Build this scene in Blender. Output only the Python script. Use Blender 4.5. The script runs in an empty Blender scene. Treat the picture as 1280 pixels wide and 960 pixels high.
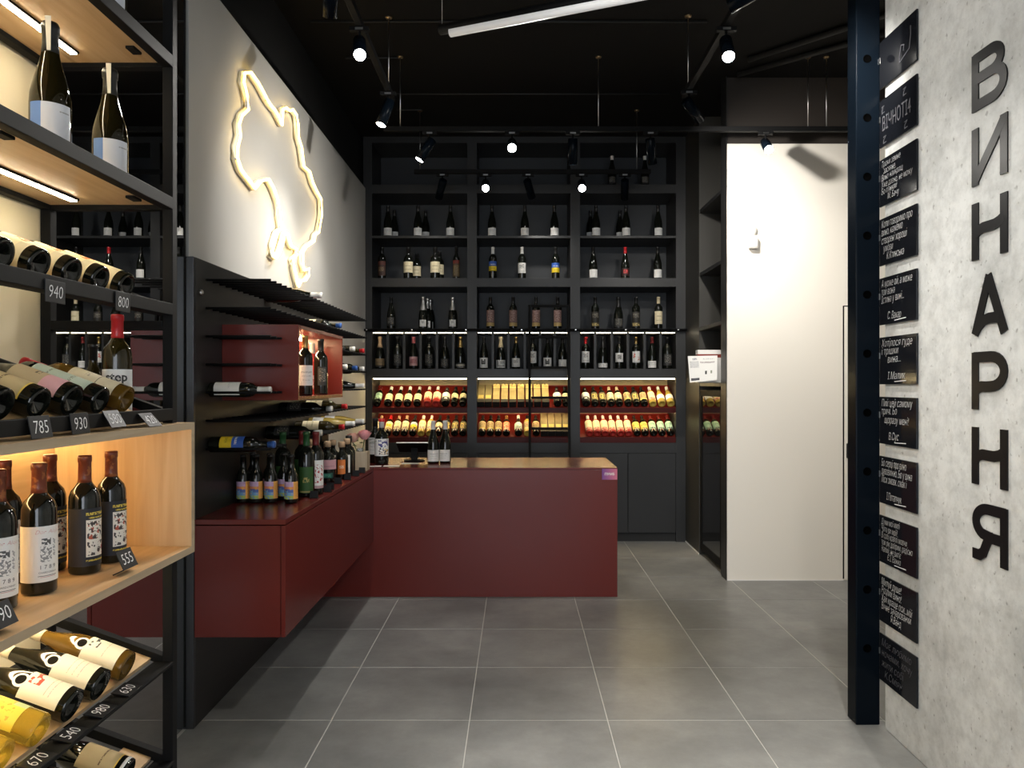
import bpy, bmesh, math, random
from mathutils import Matrix, Vector

# ------------------------------------------------------------------ camera, world, exposure
SC = bpy.context.scene
COL = SC.collection
F, CX, CY, H = 929.0, 646.0, 480.5, 1.46          # focal length in pixels, vanishing point, eye height


def X_(px, Y): return (px - CX) * Y / F
def Z_(py, Y): return H - (py - CY) * Y / F


cam = bpy.data.cameras.new('camera')
cam.sensor_width = 36.0
cam.lens = F / 1280.0 * 36.0
cam.shift_x = -(CX - 640.0) / 1280.0
cam.clip_start = 0.05
camo = bpy.data.objects.new('camera', cam)
camo.location = (0, 0, H)
camo.rotation_euler = (math.pi / 2, 0, 0)
COL.objects.link(camo)
SC.camera = camo

SC.view_settings.view_transform = 'Standard'
SC.view_settings.look = 'None'
SC.view_settings.gamma = 1.0
SC.view_settings.use_curve_mapping = False
SC.view_settings.exposure = 0.45

world = bpy.data.worlds.new('daylight')
SC.world = world
world.use_nodes = True
wb = world.node_tree.nodes['Background']
wb.inputs[0].default_value = (0.62, 0.76, 1.0, 1)
wb.inputs[1].default_value = 0.8


def area(name, loc, target, sx, sy, power, col):
    l = bpy.data.lights.new(name, 'AREA')
    l.shape = 'RECTANGLE'; l.size = sx; l.size_y = sy
    l.energy = power; l.color = col
    o = bpy.data.objects.new(name, l); COL.objects.link(o)
    o.location = loc
    o.rotation_euler = (Vector(target) - Vector(loc)).to_track_quat('-Z', 'Y').to_euler()
    return o


# daylight entering through the shop window behind the camera
area('window_daylight', (0.0, -2.9, 1.7), (0.0, 3.0, 1.5), 2.6, 2.6, 70.0, (0.90, 0.95, 1.0))

SPOT_W = 85.0      # one track spotlight
LED_E = 12.0        # LED strips in the furniture
NEON_E = 6.0

random.seed(7)
PI = math.pi

# ------------------------------------------------------------------ materials
MATS = {}


def mat(name, col, rough=0.5, metal=0.0, emit=None, es=0.0, spec=0.5, trans=0.0, coat=0.0, ior=1.45):
    if name in MATS:
        return MATS[name]
    m = bpy.data.materials.new(name); m.use_nodes = True
    b = m.node_tree.nodes['Principled BSDF']
    b.inputs['Base Color'].default_value = (*col, 1)
    b.inputs['Roughness'].default_value = rough
    b.inputs['Metallic'].default_value = metal
    b.inputs['Specular IOR Level'].default_value = spec
    b.inputs['Transmission Weight'].default_value = trans
    b.inputs['Coat Weight'].default_value = coat
    b.inputs['IOR'].default_value = ior
    if emit:
        b.inputs['Emission Color'].default_value = (*emit, 1)
        b.inputs['Emission Strength'].default_value = es
    MATS[name] = m
    return m


def noisy(name, c1, c2, rough, scale=(1, 1, 1), nscale=3.0, detail=6, bump=0.0, spec=0.5, rvar=0.0, lo=0.35, hi=0.65, metal=0.0, bscale=None, perobj=0.0, tint=None):
    """two-tone noise colour on object coordinates, optional bump"""
    m = mat(name, c1, rough, metal, spec=spec)
    nt = m.node_tree; n = nt.nodes; L = nt.links; b = n['Principled BSDF']
    tc = n.new('ShaderNodeTexCoord'); mp = n.new('ShaderNodeMapping')
    mp.inputs['Scale'].default_value = scale
    geo = n.new('ShaderNodeNewGeometry')
    L.new(geo.outputs['Position'], mp.inputs['Vector'])
    nz = n.new('ShaderNodeTexNoise'); nz.inputs['Scale'].default_value = nscale; nz.inputs['Detail'].default_value = detail
    L.new(mp.outputs[0], nz.inputs['Vector'])
    cr = n.new('ShaderNodeValToRGB')
    cr.color_ramp.elements[0].position = lo; cr.color_ramp.elements[1].position = hi
    cr.color_ramp.elements[0].color = (*c1, 1); cr.color_ramp.elements[1].color = (*c2, 1)
    L.new(nz.outputs['Fac'], cr.inputs[0])
    out = cr.outputs[0]
    if perobj:
        oi = n.new('ShaderNodeObjectInfo'); mr = n.new('ShaderNodeMapRange')
        mr.inputs['To Min'].default_value = 1 - perobj; mr.inputs['To Max'].default_value = 1 + perobj
        L.new(oi.outputs['Random'], mr.inputs['Value'])
        mx = n.new('ShaderNodeMix'); mx.data_type = 'RGBA'; mx.blend_type = 'MULTIPLY'; mx.inputs[0].default_value = 1
        L.new(out, mx.inputs[6]); L.new(mr.outputs[0], mx.inputs[7]); out = mx.outputs[2]
    L.new(out, b.inputs['Base Color'])
    if bump:
        bp = n.new('ShaderNodeBump'); bp.inputs['Strength'].default_value = bump; bp.inputs['Distance'].default_value = 0.01
        n2 = n.new('ShaderNodeTexNoise'); n2.inputs['Scale'].default_value = bscale or nscale * 4; n2.inputs['Detail'].default_value = 8
        L.new(mp.outputs[0], n2.inputs['Vector']); L.new(n2.outputs['Fac'], bp.inputs['Height']); L.new(bp.outputs[0], b.inputs['Normal'])
    if rvar:
        mr = n.new('ShaderNodeMapRange'); mr.inputs['To Min'].default_value = rough - rvar; mr.inputs['To Max'].default_value = rough + rvar
        L.new(nz.outputs['Fac'], mr.inputs['Value']); L.new(mr.outputs[0], b.inputs['Roughness'])
    return m


def printed(name, base, rects=(), rough=0.6):
    """flat print: base colour plus rectangles in UV space; a rect is (u0,u1,v0,v1,colour[,noise scale,threshold])"""
    m = mat(name, base, rough)
    nt = m.node_tree; n = nt.nodes; L = nt.links; b = n['Principled BSDF']
    uv = n.new('ShaderNodeUVMap'); sp = n.new('ShaderNodeSeparateXYZ'); L.new(uv.outputs[0], sp.inputs[0])
    cur = None

    def mth(op, a, c, d=None):
        k = n.new('ShaderNodeMath'); k.operation = op
        for i, v in enumerate((a, c, d)):
            if v is None: continue
            if isinstance(v, (int, float)): k.inputs[i].default_value = v
            else: L.new(v, k.inputs[i])
        return k.outputs[0]
    for r in rects:
        u0, u1, v0, v1, c = r[:5]
        k = mth('MULTIPLY', mth('COMPARE', sp.outputs[0], (u0 + u1) / 2, (u1 - u0) / 2), mth('COMPARE', sp.outputs[1], (v0 + v1) / 2, (v1 - v0) / 2))
        if len(r) > 5:
            nz = n.new('ShaderNodeTexNoise'); nz.inputs['Scale'].default_value = r[5]; nz.inputs['Detail'].default_value = 3
            L.new(uv.outputs[0], nz.inputs['Vector'])
            k = mth('MULTIPLY', k, mth('GREATER_THAN', nz.outputs['Fac'], r[6]))
        mx = n.new('ShaderNodeMix'); mx.data_type = 'RGBA'
        L.new(k, mx.inputs[0])
        if cur is None: mx.inputs[6].default_value = (*base, 1)
        else: L.new(cur, mx.inputs[6])
        mx.inputs[7].default_value = (*c, 1)
        cur = mx.outputs[2]
    if cur is not None: L.new(cur, b.inputs['Base Color'])
    return m


M_BLACK = noisy('black_furniture_paint', (0.017, 0.0172, 0.0175), (0.021, 0.0212, 0.0215), 0.42, nscale=2.0)
M_SHELFBACK = mat('dark_blue_grey_back', (0.019, 0.022, 0.026), 0.5)
M_METAL = mat('black_powder_coated_steel', (0.0065, 0.0065, 0.0067), 0.58, 0.0, spec=0.12)
M_POST = mat('black_gloss_steel', (0.0025, 0.0045, 0.0075), 0.22, 0.0, spec=0.07)
M_MATTE = mat('matte_black', (0.012, 0.012, 0.012), 0.6)
M_HOLE = mat('hole_black', (0.001, 0.001, 0.001), 0.9, spec=0.0)
M_PEGP = noisy('black_panel_laminate', (0.015, 0.0145, 0.014), (0.020, 0.0195, 0.018), 0.40, scale=(1, 1, 8), nscale=6)
M_RED = noisy('oxblood_red_lacquer', (0.118, 0.0168, 0.0128), (0.127, 0.0184, 0.0140), 0.24, nscale=1.5, rvar=0.03, spec=0.36)
M_REDS = mat('red_shelf_lacquer', (0.17, 0.010, 0.006), 0.4, spec=0.3)
M_REDEDGE = mat('dark_red_edge', (0.060, 0.006, 0.005), 0.4, spec=0.2)
M_TILE = noisy('grey_porcelain_tile', (0.185, 0.188, 0.184), (0.292, 0.294, 0.284), 0.34, nscale=1.6, detail=9, rvar=0.06, bump=0.02, bscale=40, perobj=0.06, lo=0.36, hi=0.64)
M_GROUT = mat('pale_grout', (0.58, 0.57, 0.54), 0.8)
M_CEIL = mat('black_ceiling_paint', (0.007, 0.0065, 0.006), 0.8, spec=0.2)
M_BROWN = mat('dark_brown_paint', (0.030, 0.024, 0.020), 0.7)
M_GREYW = noisy('pale_grey_wall_paint', (0.50, 0.49, 0.46), (0.56, 0.55, 0.52), 0.6, nscale=1.2)
M_CREAM = mat('cream_wall_paint', (0.72, 0.64, 0.46), 0.6)
M_WHITEW = noisy('white_gloss_wall', (0.78, 0.74, 0.67), (0.80, 0.76, 0.69), 0.30, nscale=0.6, rvar=0.05)
M_MIRROR = mat('mirror_silver', (0.74, 0.74, 0.73), 0.01, 1.0)
M_STEEL = mat('brushed_steel', (0.55, 0.55, 0.54), 0.3, 1.0)
M_BRASS = mat('aged_brass', (0.35, 0.25, 0.14), 0.4, 1.0)
M_OFFW = mat('white_plastic', (0.78, 0.77, 0.74), 0.4)
M_LED = mat('led_strip_glow', (1, 1, 1), 0.5, emit=(1.0, 0.86, 0.62), es=LED_E)
M_LEDW = mat('led_strip_glow_white', (1, 1, 1), 0.5, emit=(1.0, 0.86, 0.60), es=LED_E * 3.2)
M_LEDS = mat('led_strip_glow_display', (1, 1, 1), 0.5, emit=(1.0, 0.76, 0.38), es=LED_E * 4.0)
M_LEDL = mat('led_strip_glow_lower_display', (1, 1, 1), 0.5, emit=(1.0, 0.76, 0.38), es=LED_E * 2.2)
M_LEDB = mat('led_strip_glow_wall_box', (1, 1, 1), 0.5, emit=(1.0, 0.76, 0.42), es=LED_E * 8.0)
M_LEDY = mat('led_strip_glow_amber', (1, 1, 1), 0.5, emit=(1.0, 0.72, 0.34), es=LED_E * 2.6)
M_NEON = mat('warm_neon_glow', (1, 1, 1), 0.5, emit=(1.0, 0.66, 0.18), es=NEON_E)
M_ACRYL = mat('neon_lit_acrylic', (0.9, 0.80, 0.55), 0.3)  # opaque warm tone stands in for neon light caught in the clear backing
M_LENS = mat('spot_lens_glow', (1, 1, 1), 0.5, emit=(1.0, 0.95, 0.86), es=40.0)
M_LENSD = mat('spot_lens_off', (0.25, 0.25, 0.25), 0.2)
M_TUBE = mat('tube_light_diffuser', (0.8, 0.8, 0.8), 0.4, emit=(1.0, 0.97, 0.92), es=0.16)
M_CHALK = mat('white_chalk_ink', (0.75, 0.75, 0.76), 0.8)
M_CHALKD = mat('faded_chalk_ink', (0.11, 0.11, 0.125), 0.8)
M_BOARD = mat('black_chalkboard', (0.008, 0.009, 0.012), 0.10, spec=0.3)
M_SLATE = mat('slate_tag', (0.012, 0.0125, 0.014), 0.45, spec=0.2)
M_LETTER = mat('black_acrylic_letter', (0.010, 0.010, 0.011), 0.28, spec=0.25)
M_PAPER = mat('white_paper', (0.78, 0.77, 0.75), 0.7)
M_GLASSD = mat('dark_fridge_glass', (0.012, 0.012, 0.013), 0.03, spec=0.9)


def concrete():
    m = noisy('cast_concrete', (0.49, 0.505, 0.503), (0.69, 0.708, 0.705), 0.62, nscale=2.3, detail=10, bump=0.25, bscale=14, lo=0.36, hi=0.60)
    nt = m.node_tree; n = nt.nodes; L = nt.links; b = n['Principled BSDF']
    src = b.inputs['Base Color'].links[0].from_socket
    geo = [k for k in n if k.bl_idname == 'ShaderNodeNewGeometry'][0]
    mp = n.new('ShaderNodeMapping'); mp.inputs['Scale'].default_value = (1, 1, 0.8)
    L.new(geo.outputs['Position'], mp.inputs[0])
    vo = n.new('ShaderNodeTexNoise'); vo.inputs['Scale'].default_value = 48; vo.inputs['Detail'].default_value = 4
    L.new(mp.outputs[0], vo.inputs['Vector'])
    cr = n.new('ShaderNodeValToRGB')
    cr.color_ramp.elements[0].position = 0.28; cr.color_ramp.elements[0].color = (0.38, 0.38, 0.37, 1)
    cr.color_ramp.elements[1].position = 0.36; cr.color_ramp.elements[1].color = (1, 1, 1, 1)
    L.new(vo.outputs['Fac'], cr.inputs[0])
    mx = n.new('ShaderNodeMix'); mx.data_type = 'RGBA'; mx.blend_type = 'MULTIPLY'; mx.inputs[0].default_value = 0.7
    L.new(src, mx.inputs[6]); L.new(cr.outputs[0], mx.inputs[7])
    n3 = n.new('ShaderNodeTexNoise'); n3.inputs['Scale'].default_value = 16; n3.inputs['Detail'].default_value = 9; n3.inputs['Roughness'].default_value = 0.7
    L.new(geo.outputs['Position'], n3.inputs['Vector'])
    c3 = n.new('ShaderNodeValToRGB')
    c3.color_ramp.elements[0].position = 0.35; c3.color_ramp.elements[0].color = (0.78, 0.78, 0.78, 1)
    c3.color_ramp.elements[1].position = 0.58; c3.color_ramp.elements[1].color = (1, 1, 1, 1)
    L.new(n3.outputs['Fac'], c3.inputs[0])
    m3 = n.new('ShaderNodeMix'); m3.data_type = 'RGBA'; m3.blend_type = 'MULTIPLY'; m3.inputs[0].default_value = 1
    L.new(mx.outputs[2], m3.inputs[6]); L.new(c3.outputs[0], m3.inputs[7]); L.new(m3.outputs[2], b.inputs['Base Color'])
    return m


def fine_mottle(m, scale, lo, strength):
    """fine cloudy grain multiplied over a material's colour"""
    nt = m.node_tree; n = nt.nodes; L = nt.links; b = n['Principled BSDF']
    src = b.inputs['Base Color'].links[0].from_socket
    geo = n.new('ShaderNodeNewGeometry'); nz = n.new('ShaderNodeTexNoise')
    nz.inputs['Scale'].default_value = scale; nz.inputs['Detail'].default_value = 10; nz.inputs['Roughness'].default_value = 0.72
    L.new(geo.outputs['Position'], nz.inputs['Vector'])
    c = n.new('ShaderNodeValToRGB')
    c.color_ramp.elements[0].position = 0.3; c.color_ramp.elements[0].color = (lo, lo, lo, 1)
    c.color_ramp.elements[1].position = 0.65; c.color_ramp.elements[1].color = (1, 1, 1, 1)
    L.new(nz.outputs['Fac'], c.inputs[0])
    x = n.new('ShaderNodeMix'); x.data_type = 'RGBA'; x.blend_type = 'MULTIPLY'; x.inputs[0].default_value = strength
    L.new(src, x.inputs[6]); L.new(c.outputs[0], x.inputs[7]); L.new(x.outputs[2], b.inputs['Base Color'])


fine_mottle(M_TILE, 7.0, 0.74, 1.0)


M_CONC = concrete()


def wood(name, c1, c2, c3, axis, rough=0.42):
    """oak: long fibres along one axis, growth bands and a few knots"""
    m = mat(name, c1, rough)
    nt = m.node_tree; n = nt.nodes; L = nt.links; b = n['Principled BSDF']
    geo = n.new('ShaderNodeNewGeometry'); mp = n.new('ShaderNodeMapping')
    sc = [26.0, 26.0, 26.0]; sc[axis] = 1.6
    mp.inputs['Scale'].default_value = sc
    L.new(geo.outputs['Position'], mp.inputs['Vector'])
    nz = n.new('ShaderNodeTexNoise'); nz.inputs['Scale'].default_value = 1.3; nz.inputs['Detail'].default_value = 9; nz.inputs['Distortion'].default_value = 0.6
    L.new(mp.outputs[0], nz.inputs['Vector'])
    cr = n.new('ShaderNodeValToRGB')
    e = cr.color_ramp.elements
    e[0].position = 0.28; e[0].color = (*c2, 1); e[1].position = 0.72; e[1].color = (*c3, 1)
    k = e.new(0.5); k.color = (*c1, 1)
    L.new(nz.outputs['Fac'], cr.inputs[0])
    vo = n.new('ShaderNodeTexVoronoi'); vo.inputs['Scale'].default_value = 0.22
    L.new(mp.outputs[0], vo.inputs['Vector'])
    kr = n.new('ShaderNodeValToRGB')
    kr.color_ramp.elements[0].position = 0.015; kr.color_ramp.elements[0].color = (0.35, 0.22, 0.12, 1)
    kr.color_ramp.elements[1].position = 0.07; kr.color_ramp.elements[1].color = (1, 1, 1, 1)
    L.new(vo.outputs['Distance'], kr.inputs[0])
    mx = n.new('ShaderNodeMix'); mx.data_type = 'RGBA'; mx.blend_type = 'MULTIPLY'; mx.inputs[0].default_value = 1
    L.new(cr.outputs[0], mx.inputs[6]); L.new(kr.outputs[0], mx.inputs[7])
    L.new(mx.outputs[2], b.inputs['Base Color'])
    return m


M_OAKY = wood('oak_board_grain_along', (0.56, 0.385, 0.205), (0.48, 0.31, 0.15), (0.62, 0.45, 0.26), 1)
M_OAKZ = wood('oak_board_grain_upright', (0.56, 0.385, 0.205), (0.49, 0.32, 0.16), (0.62, 0.45, 0.26), 2)
M_OAKE = wood('oak_board_edge', (0.40, 0.31, 0.20), (0.34, 0.26, 0.17), (0.45, 0.36, 0.25), 1, 0.55)

# ------------------------------------------------------------------ mesh helpers


class MB:
    def __init__(s):
        s.v = []; s.f = []; s.uv = {}; s.sm = set()

    def box(s, x0, x1, y0, y1, z0, z1):
        b = len(s.v)
        s.v += [(x, y, z) for z in (z0, z1) for y in (y0, y1) for x in (x0, x1)]
        for q in ((0, 2, 3, 1), (4, 5, 7, 6), (0, 1, 5, 4), (2, 6, 7, 3), (0, 4, 6, 2), (1, 3, 7, 5)):
            s.f.append(tuple(b + i for i in q))
        return s

    def prism(s, pts, d):
        """pts: 3d polygon, extruded by vector d"""
        b = len(s.v); n = len(pts); d = Vector(d)
        s.v += [tuple(p) for p in pts] + [tuple(Vector(p) + d) for p in pts]
        s.f.append(tuple(b + i for i in range(n))); s.f.append(tuple(b + n + i for i in reversed(range(n))))
        for i in range(n):
            j = (i + 1) % n
            s.f.append((b + j, b + i, b + n + i, b + n + j))
        return s

    def tube(s, pts, r, seg=8, closed=False, caps=True):
        pts = [Vector(p) for p in pts]; n = len(pts); b = len(s.v)
        rr = r if isinstance(r, (list, tuple)) else [r] * n
        for i, p in enumerate(pts):
            if closed: t = pts[(i + 1) % n] - pts[i - 1]
            else: t = pts[min(i + 1, n - 1)] - pts[max(i - 1, 0)]
            t.normalize()
            up = Vector((0, 0, 1)) if abs(t.z) < 0.9 else Vector((1, 0, 0))
            u = t.cross(up).normalized(); w = u.cross(t)
            for k in range(seg):
                a = 2 * PI * k / seg
                s.v.append(tuple(p + (u * math.cos(a) + w * math.sin(a)) * rr[i]))
        for i in range(n if closed else n - 1):
            j = (i + 1) % n
            for k in range(seg):
                k2 = (k + 1) % seg
                s.sm.add(len(s.f)); s.f.append((b + i * seg + k, b + i * seg + k2, b + j * seg + k2, b + j * seg + k))
        if caps and not closed:
            s.f.append(tuple(b + k for k in reversed(range(seg)))); s.f.append(tuple(b + (n - 1) * seg + k for k in range(seg)))
        return s

    def lathe(s, prof, seg=20, c=(0, 0, 0)):
        b = len(s.v); n = len(prof)
        for r, z in prof:
            for k in range(seg):
                a = 2 * PI * k / seg
                s.v.append((c[0] + r * math.cos(a), c[1] + r * math.sin(a), c[2] + z))
        for i in range(n - 1):
            for k in range(seg):
                k2 = (k + 1) % seg
                s.sm.add(len(s.f)); s.f.append((b + i * seg + k, b + i * seg + k2, b + (i + 1) * seg + k2, b + (i + 1) * seg + k))
        return s

    def patch(s, R, z0, z1, a0, a1, seg=8, top=None):
        """piece of a cylinder wall facing -Y with UVs"""
        b = len(s.v)
        for i in range(seg + 1):
            a = a0 + (a1 - a0) * i / seg
            for j, z in enumerate((z0, z1)):
                s.v.append((R * math.sin(a), -R * math.cos(a), z)); s.uv[len(s.v) - 1] = (i / seg, j)
        for i in range(seg):
            s.sm.add(len(s.f)); s.f.append((b + 2 * i, b + 2 * i + 2, b + 2 * i + 3, b + 2 * i + 1))
        return s

    def quad(s, p0, p1, p2, p3):
        b = len(s.v); s.v += [tuple(p) for p in (p0, p1, p2, p3)]
        for i, u in enumerate(((0, 0), (1, 0), (1, 1), (0, 1))): s.uv[b + i] = u
        s.f.append((b, b + 1, b + 2, b + 3))
        return s

    def ribbon(s, pts, hw, d):
        """flat stroke in the XY plane with thickness d along Z"""
        P = [Vector((p[0], p[1], 0)) for p in pts]; n = len(P); Lf = []; Rt = []
        for i in range(n):
            t0 = (P[i] - P[i - 1]).normalized() if i else None
            t1 = (P[i + 1] - P[i]).normalized() if i < n - 1 else None
            t = ((t0 or t1) + (t1 or t0)).normalized()
            nn = Vector((-t.y, t.x, 0))
            c = max(0.5, nn.dot(Vector((-(t1 or t0).y, (t1 or t0).x, 0))))
            Lf.append(P[i] + nn * hw / c); Rt.append(P[i] - nn * hw / c)
        for i in range(n - 1):
            s.prism([Rt[i], Rt[i + 1], Lf[i + 1], Lf[i]], (0, 0, d))
        return s

    def mesh(s, name):
        me = bpy.data.meshes.new(name)
        me.from_pydata(s.v, [], s.f)
        if s.sm:
            me.polygons.foreach_set('use_smooth', [i in s.sm for i in range(len(s.f))])
        if s.uv:
            ul = me.uv_layers.new(name='UVMap')
            for lp in me.loops:
                ul.data[lp.index].uv = s.uv.get(lp.vertex_index, (0.5, 0.5))
        me.update()
        return me

    def build(s, name, m, parent=None, bevel=0.0, **kw):
        return place(name, s.mesh(name), m, parent, bevel=bevel, **kw)


def place(name, me, m, parent=None, loc=None, bevel=0.0, label=None, cat=None, group=None, kind=None, mtx=None):
    o = bpy.data.objects.new(name, me); COL.objects.link(o)
    if not me.materials: me.materials.append(m)
    if me.materials[0] is not m:
        o.material_slots[0].link = 'OBJECT'; o.material_slots[0].material = m
    if parent: o.parent = parent
    if loc: o.location = loc
    if mtx: o.matrix_local = mtx
    if bevel:
        bv = o.modifiers.new('bevel', 'BEVEL'); bv.width = bevel; bv.segments = 2; bv.limit_method = 'ANGLE'
    tag(o, label, cat, group, kind)
    return o


def tag(o, label=None, cat=None, group=None, kind=None):
    if label: o['label'] = label
    if cat: o['category'] = cat
    if group: o['group'] = group
    if kind: o['kind'] = kind
    return o


def thing(name, label, cat, loc=(0, 0, 0), group=None, mtx=None):
    o = bpy.data.objects.new(name, None); COL.objects.link(o)
    o.empty_display_size = 0.05
    if mtx: o.matrix_local = mtx
    else: o.location = loc
    return tag(o, label, cat, group)


def bx(name, m, parent, x0, x1, y0, y1, z0, z1, bevel=0.0, **kw):
    """box in world coordinates; parent sits at its own origin, so shift into the parent's space"""
    o = Vector(parent.location) if parent else Vector(((x0 + x1) / 2, (y0 + y1) / 2, z0))
    b = MB().box(x0 - o.x, x1 - o.x, y0 - o.y, y1 - o.y, z0 - o.z, z1 - o.z)
    ob = b.build(name, m, parent, bevel, **kw)
    if not parent: ob.location = o
    return ob


def struct(name, m, *b, bevel=0.0):
    return bx(name, m, None, *b, bevel=bevel, kind='structure')


FACE_R = Matrix(((0, 0, -1, 0), (-1, 0, 0, 0), (0, 1, 0, 0), (0, 0, 0, 1)))    # text on a surface facing -X
FACE_L = Matrix(((0, 0, 1, 0), (1, 0, 0, 0), (0, 1, 0, 0), (0, 0, 0, 1)))      # facing +X
FACE_F = Matrix(((1, 0, 0, 0), (0, 0, -1, 0), (0, 1, 0, 0), (0, 0, 0, 1)))     # facing -Y


def text_mesh(body, size, shear=0.0, align='LEFT', width=None, space=1.0, offset=0.0):
    cu = bpy.data.curves.new('writing', 'FONT')
    cu.body = body; cu.size = size; cu.shear = shear; cu.align_x = align; cu.resolution_u = 2; cu.space_line = space; cu.offset = offset
    cu.fill_mode = 'FRONT'
    o = bpy.data.objects.new('writing', cu); COL.objects.link(o)
    bpy.context.view_layer.update()
    dg = bpy.context.evaluated_depsgraph_get()
    me = bpy.data.meshes.new_from_object(o.evaluated_get(dg), depsgraph=dg)
    bpy.data.objects.remove(o); bpy.data.curves.remove(cu)
    me.materials.clear()
    if width:
        xs = [v.co.x for v in me.vertices]
        k = width / max(1e-6, max(xs) - min(xs)); x0 = min(xs)
        for v in me.vertices: v.co.x = (v.co.x - x0) * k
    return me


def bend(me, R, a_c, z):
    """wrap a flat text mesh round a bottle of radius R, centred at angle a_c from -Y"""
    xs = [v.co.x for v in me.vertices]; mid = (max(xs) + min(xs)) / 2
    for v in me.vertices:
        a = a_c + (v.co.x - mid) / R
        v.co = (R * math.sin(a), -R * math.cos(a), z + v.co.y)
    return me

# ------------------------------------------------------------------ the room
CEIL = 3.75
XL = -1.40            # face of the left wall lining
XR = 1.56             # face of the concrete wall and of the built-in cupboards
floor = bx('floor', M_GROUT, None, -1.6, 3.5, -3.0, 7.5, -0.12, -0.0018, kind='structure')
TX, TY, TS = X_(608.5, 5.09), 5.029, 0.60
tile_cache = {}
for i in range(-3, 7):
    for j in range(-11, 5):
        x0 = max(TX + i * TS + 0.002, -1.40); x1 = min(TX + (i + 1) * TS - 0.002, 3.4)
        y0 = TY + j * TS + 0.002; y1 = min(TY + (j + 1) * TS - 0.002, 7.35)
        if x1 - x0 < 0.02 or y1 - y0 < 0.02 or (x0 > 1.9 and y1 < 1.5): continue
        key = (round(x1 - x0, 4), round(y1 - y0, 4))
        if key not in tile_cache:
            w, d = key; e = 0.0025
            b = MB(); v = b.v
            for z, k in ((-0.008, 0), (-0.0015, 0), (0, e)):
                v += [(-w / 2 + k, -d / 2 + k, z), (w / 2 - k, -d / 2 + k, z), (w / 2 - k, d / 2 - k, z), (-w / 2 + k, d / 2 - k, z)]
            for q in (0, 4):
                for a in range(4): b.f.append((q + a, q + (a + 1) % 4, q + 4 + (a + 1) % 4, q + 4 + a))
            b.f.append((8, 9, 10, 11))
            tile_cache[key] = b.mesh('floor_tile')
        t = place('floor_tile', tile_cache[key], M_TILE, floor, loc=((x0 + x1) / 2 - floor.location.x, (y0 + y1) / 2 - floor.location.y, -floor.location.z))

ceiling = struct('ceiling', M_CEIL, -1.6, 3.5, -3.0, 7.5, CEIL, CEIL + 0.15)
wall_left = struct('wall_left', M_MATTE, -1.60, -1.45, -3.0, 7.5, 0, CEIL)
bx('grey_wall_panel', M_GREYW, wall_left, -1.45, XL, 3.172, 6.8702, 0.0, 3.27)
bx('cream_wall_panel', M_CREAM, wall_left, -1.45, XL, -3.0, 2.19, 0, CEIL)
bx('cream_edge_strip', M_CREAM, wall_left, -1.45, XL + 0.004, 2.19, 2.215, 0, CEIL)
struct('wall_back', M_MATTE, -1.45, 2.2, 7.36, 7.5, 0, CEIL)
struct('wall_corridor', M_GREYW, 3.4, 3.55, -3.0, 7.5, 0, CEIL)
# concrete wall on the right
conc = struct('wall_right', M_CONC, XR, 1.80, -3.0, 3.15, 0, CEIL, bevel=0.004)
# white gloss wall with the dark band above it
YW = 5.525
struct('wall_white', M_WHITEW, XR + 0.002, 3.4, YW, YW + 0.10, 0.0, 3.247, bevel=0.003)
struct('wall_over_white', M_BROWN, XR + 0.002, 3.4, YW + 0.03, YW + 0.12, 3.249, CEIL)
# flush door in the white wall
dx0 = X_(1054, YW)
door = bx('door_1', M_WHITEW, None, dx0 + 0.006, 3.30, YW - 0.008, YW + 0.0, 0.012, Z_(384, YW), bevel=0.002, kind='structure')
bx('door_gap', M_HOLE, door, dx0 - 0.003, dx0 + 0.006, YW - 0.004, YW, 0.012, Z_(384, YW) + 0.008)
bx('door_gap', M_HOLE, door, dx0 - 0.003, 3.30, YW - 0.004, YW, Z_(384, YW), Z_(384, YW) + 0.008)
bx('door_handle', M_METAL, door, 2.445, 2.475, YW - 0.05, YW - 0.008, 0.91, 1.02, bevel=0.005)
struct('trim_1', M_OFFW, XR + 0.001, dx0, YW - 0.006, YW - 0.001, 0.0, 0.006)
# shop window behind the camera
wf = struct('wall_front', M_GREYW, -1.6, 3.5, -3.16, -3.0, 3.1, CEIL)
bx('wall_pier', M_GREYW, wf, 1.4, 3.5, -3.16, -3.0, 0, 3.1)
win = bx('window_1', M_METAL, None, -1.45, 1.4, -3.12, -3.06, 0.0, 0.10, kind='structure')
bx('window_frame', M_METAL, win, -1.45, 1.4, -3.12, -3.06, 3.0, 3.1)
for x in (-1.45, -0.52, 0.42, 1.34): bx('window_mullion', M_METAL, win, x, x + 0.06, -3.12, -3.06, 0.1, 3.0)
M_PANE = mat('window_glass', (1, 1, 1), 0.0, trans=1.0, ior=1.01)
for x in (-1.39, -0.46, 0.48): bx('window_pane', M_PANE, win, x, x + 0.86, -3.10, -3.095, 0.1, 3.0)

# ceiling conduits
for k, (py, a, b) in enumerate(((29, -1.3, 1.2), (74, -1.2, -0.832), (119, -1.1, 1.2), (139, -1.0, -0.79))):
    Y = F * (CEIL - 0.015 - H) / (CY - py)
    b_ = MB().tube([(a, 0, 0), (b, 0, 0)], 0.007, 6)
    b_.build('ceiling_conduit', M_MATTE, None, loc=(0, Y, CEIL - 0.008), label=['thin black ceiling conduit over the tube light', 'thin black ceiling conduit ending at the cross track rod cup', 'thin black ceiling conduit between both track ends', 'thin black ceiling conduit closest to the bottle shelves'][k], cat='conduit')
for k, y0 in enumerate((4.45, 4.62)):
    MB().tube([(1.62, 5.2 - 0.0, 0), (2.9, y0 - 0.5, 0)], 0.02, 8).build('ceiling_pipe', M_MATTE, None, loc=(0, 0.25 * k, CEIL - 0.022), label=['black pipe under ceiling above the white wall', 'second black pipe under ceiling above the white wall'][k], cat='pipe')

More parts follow.
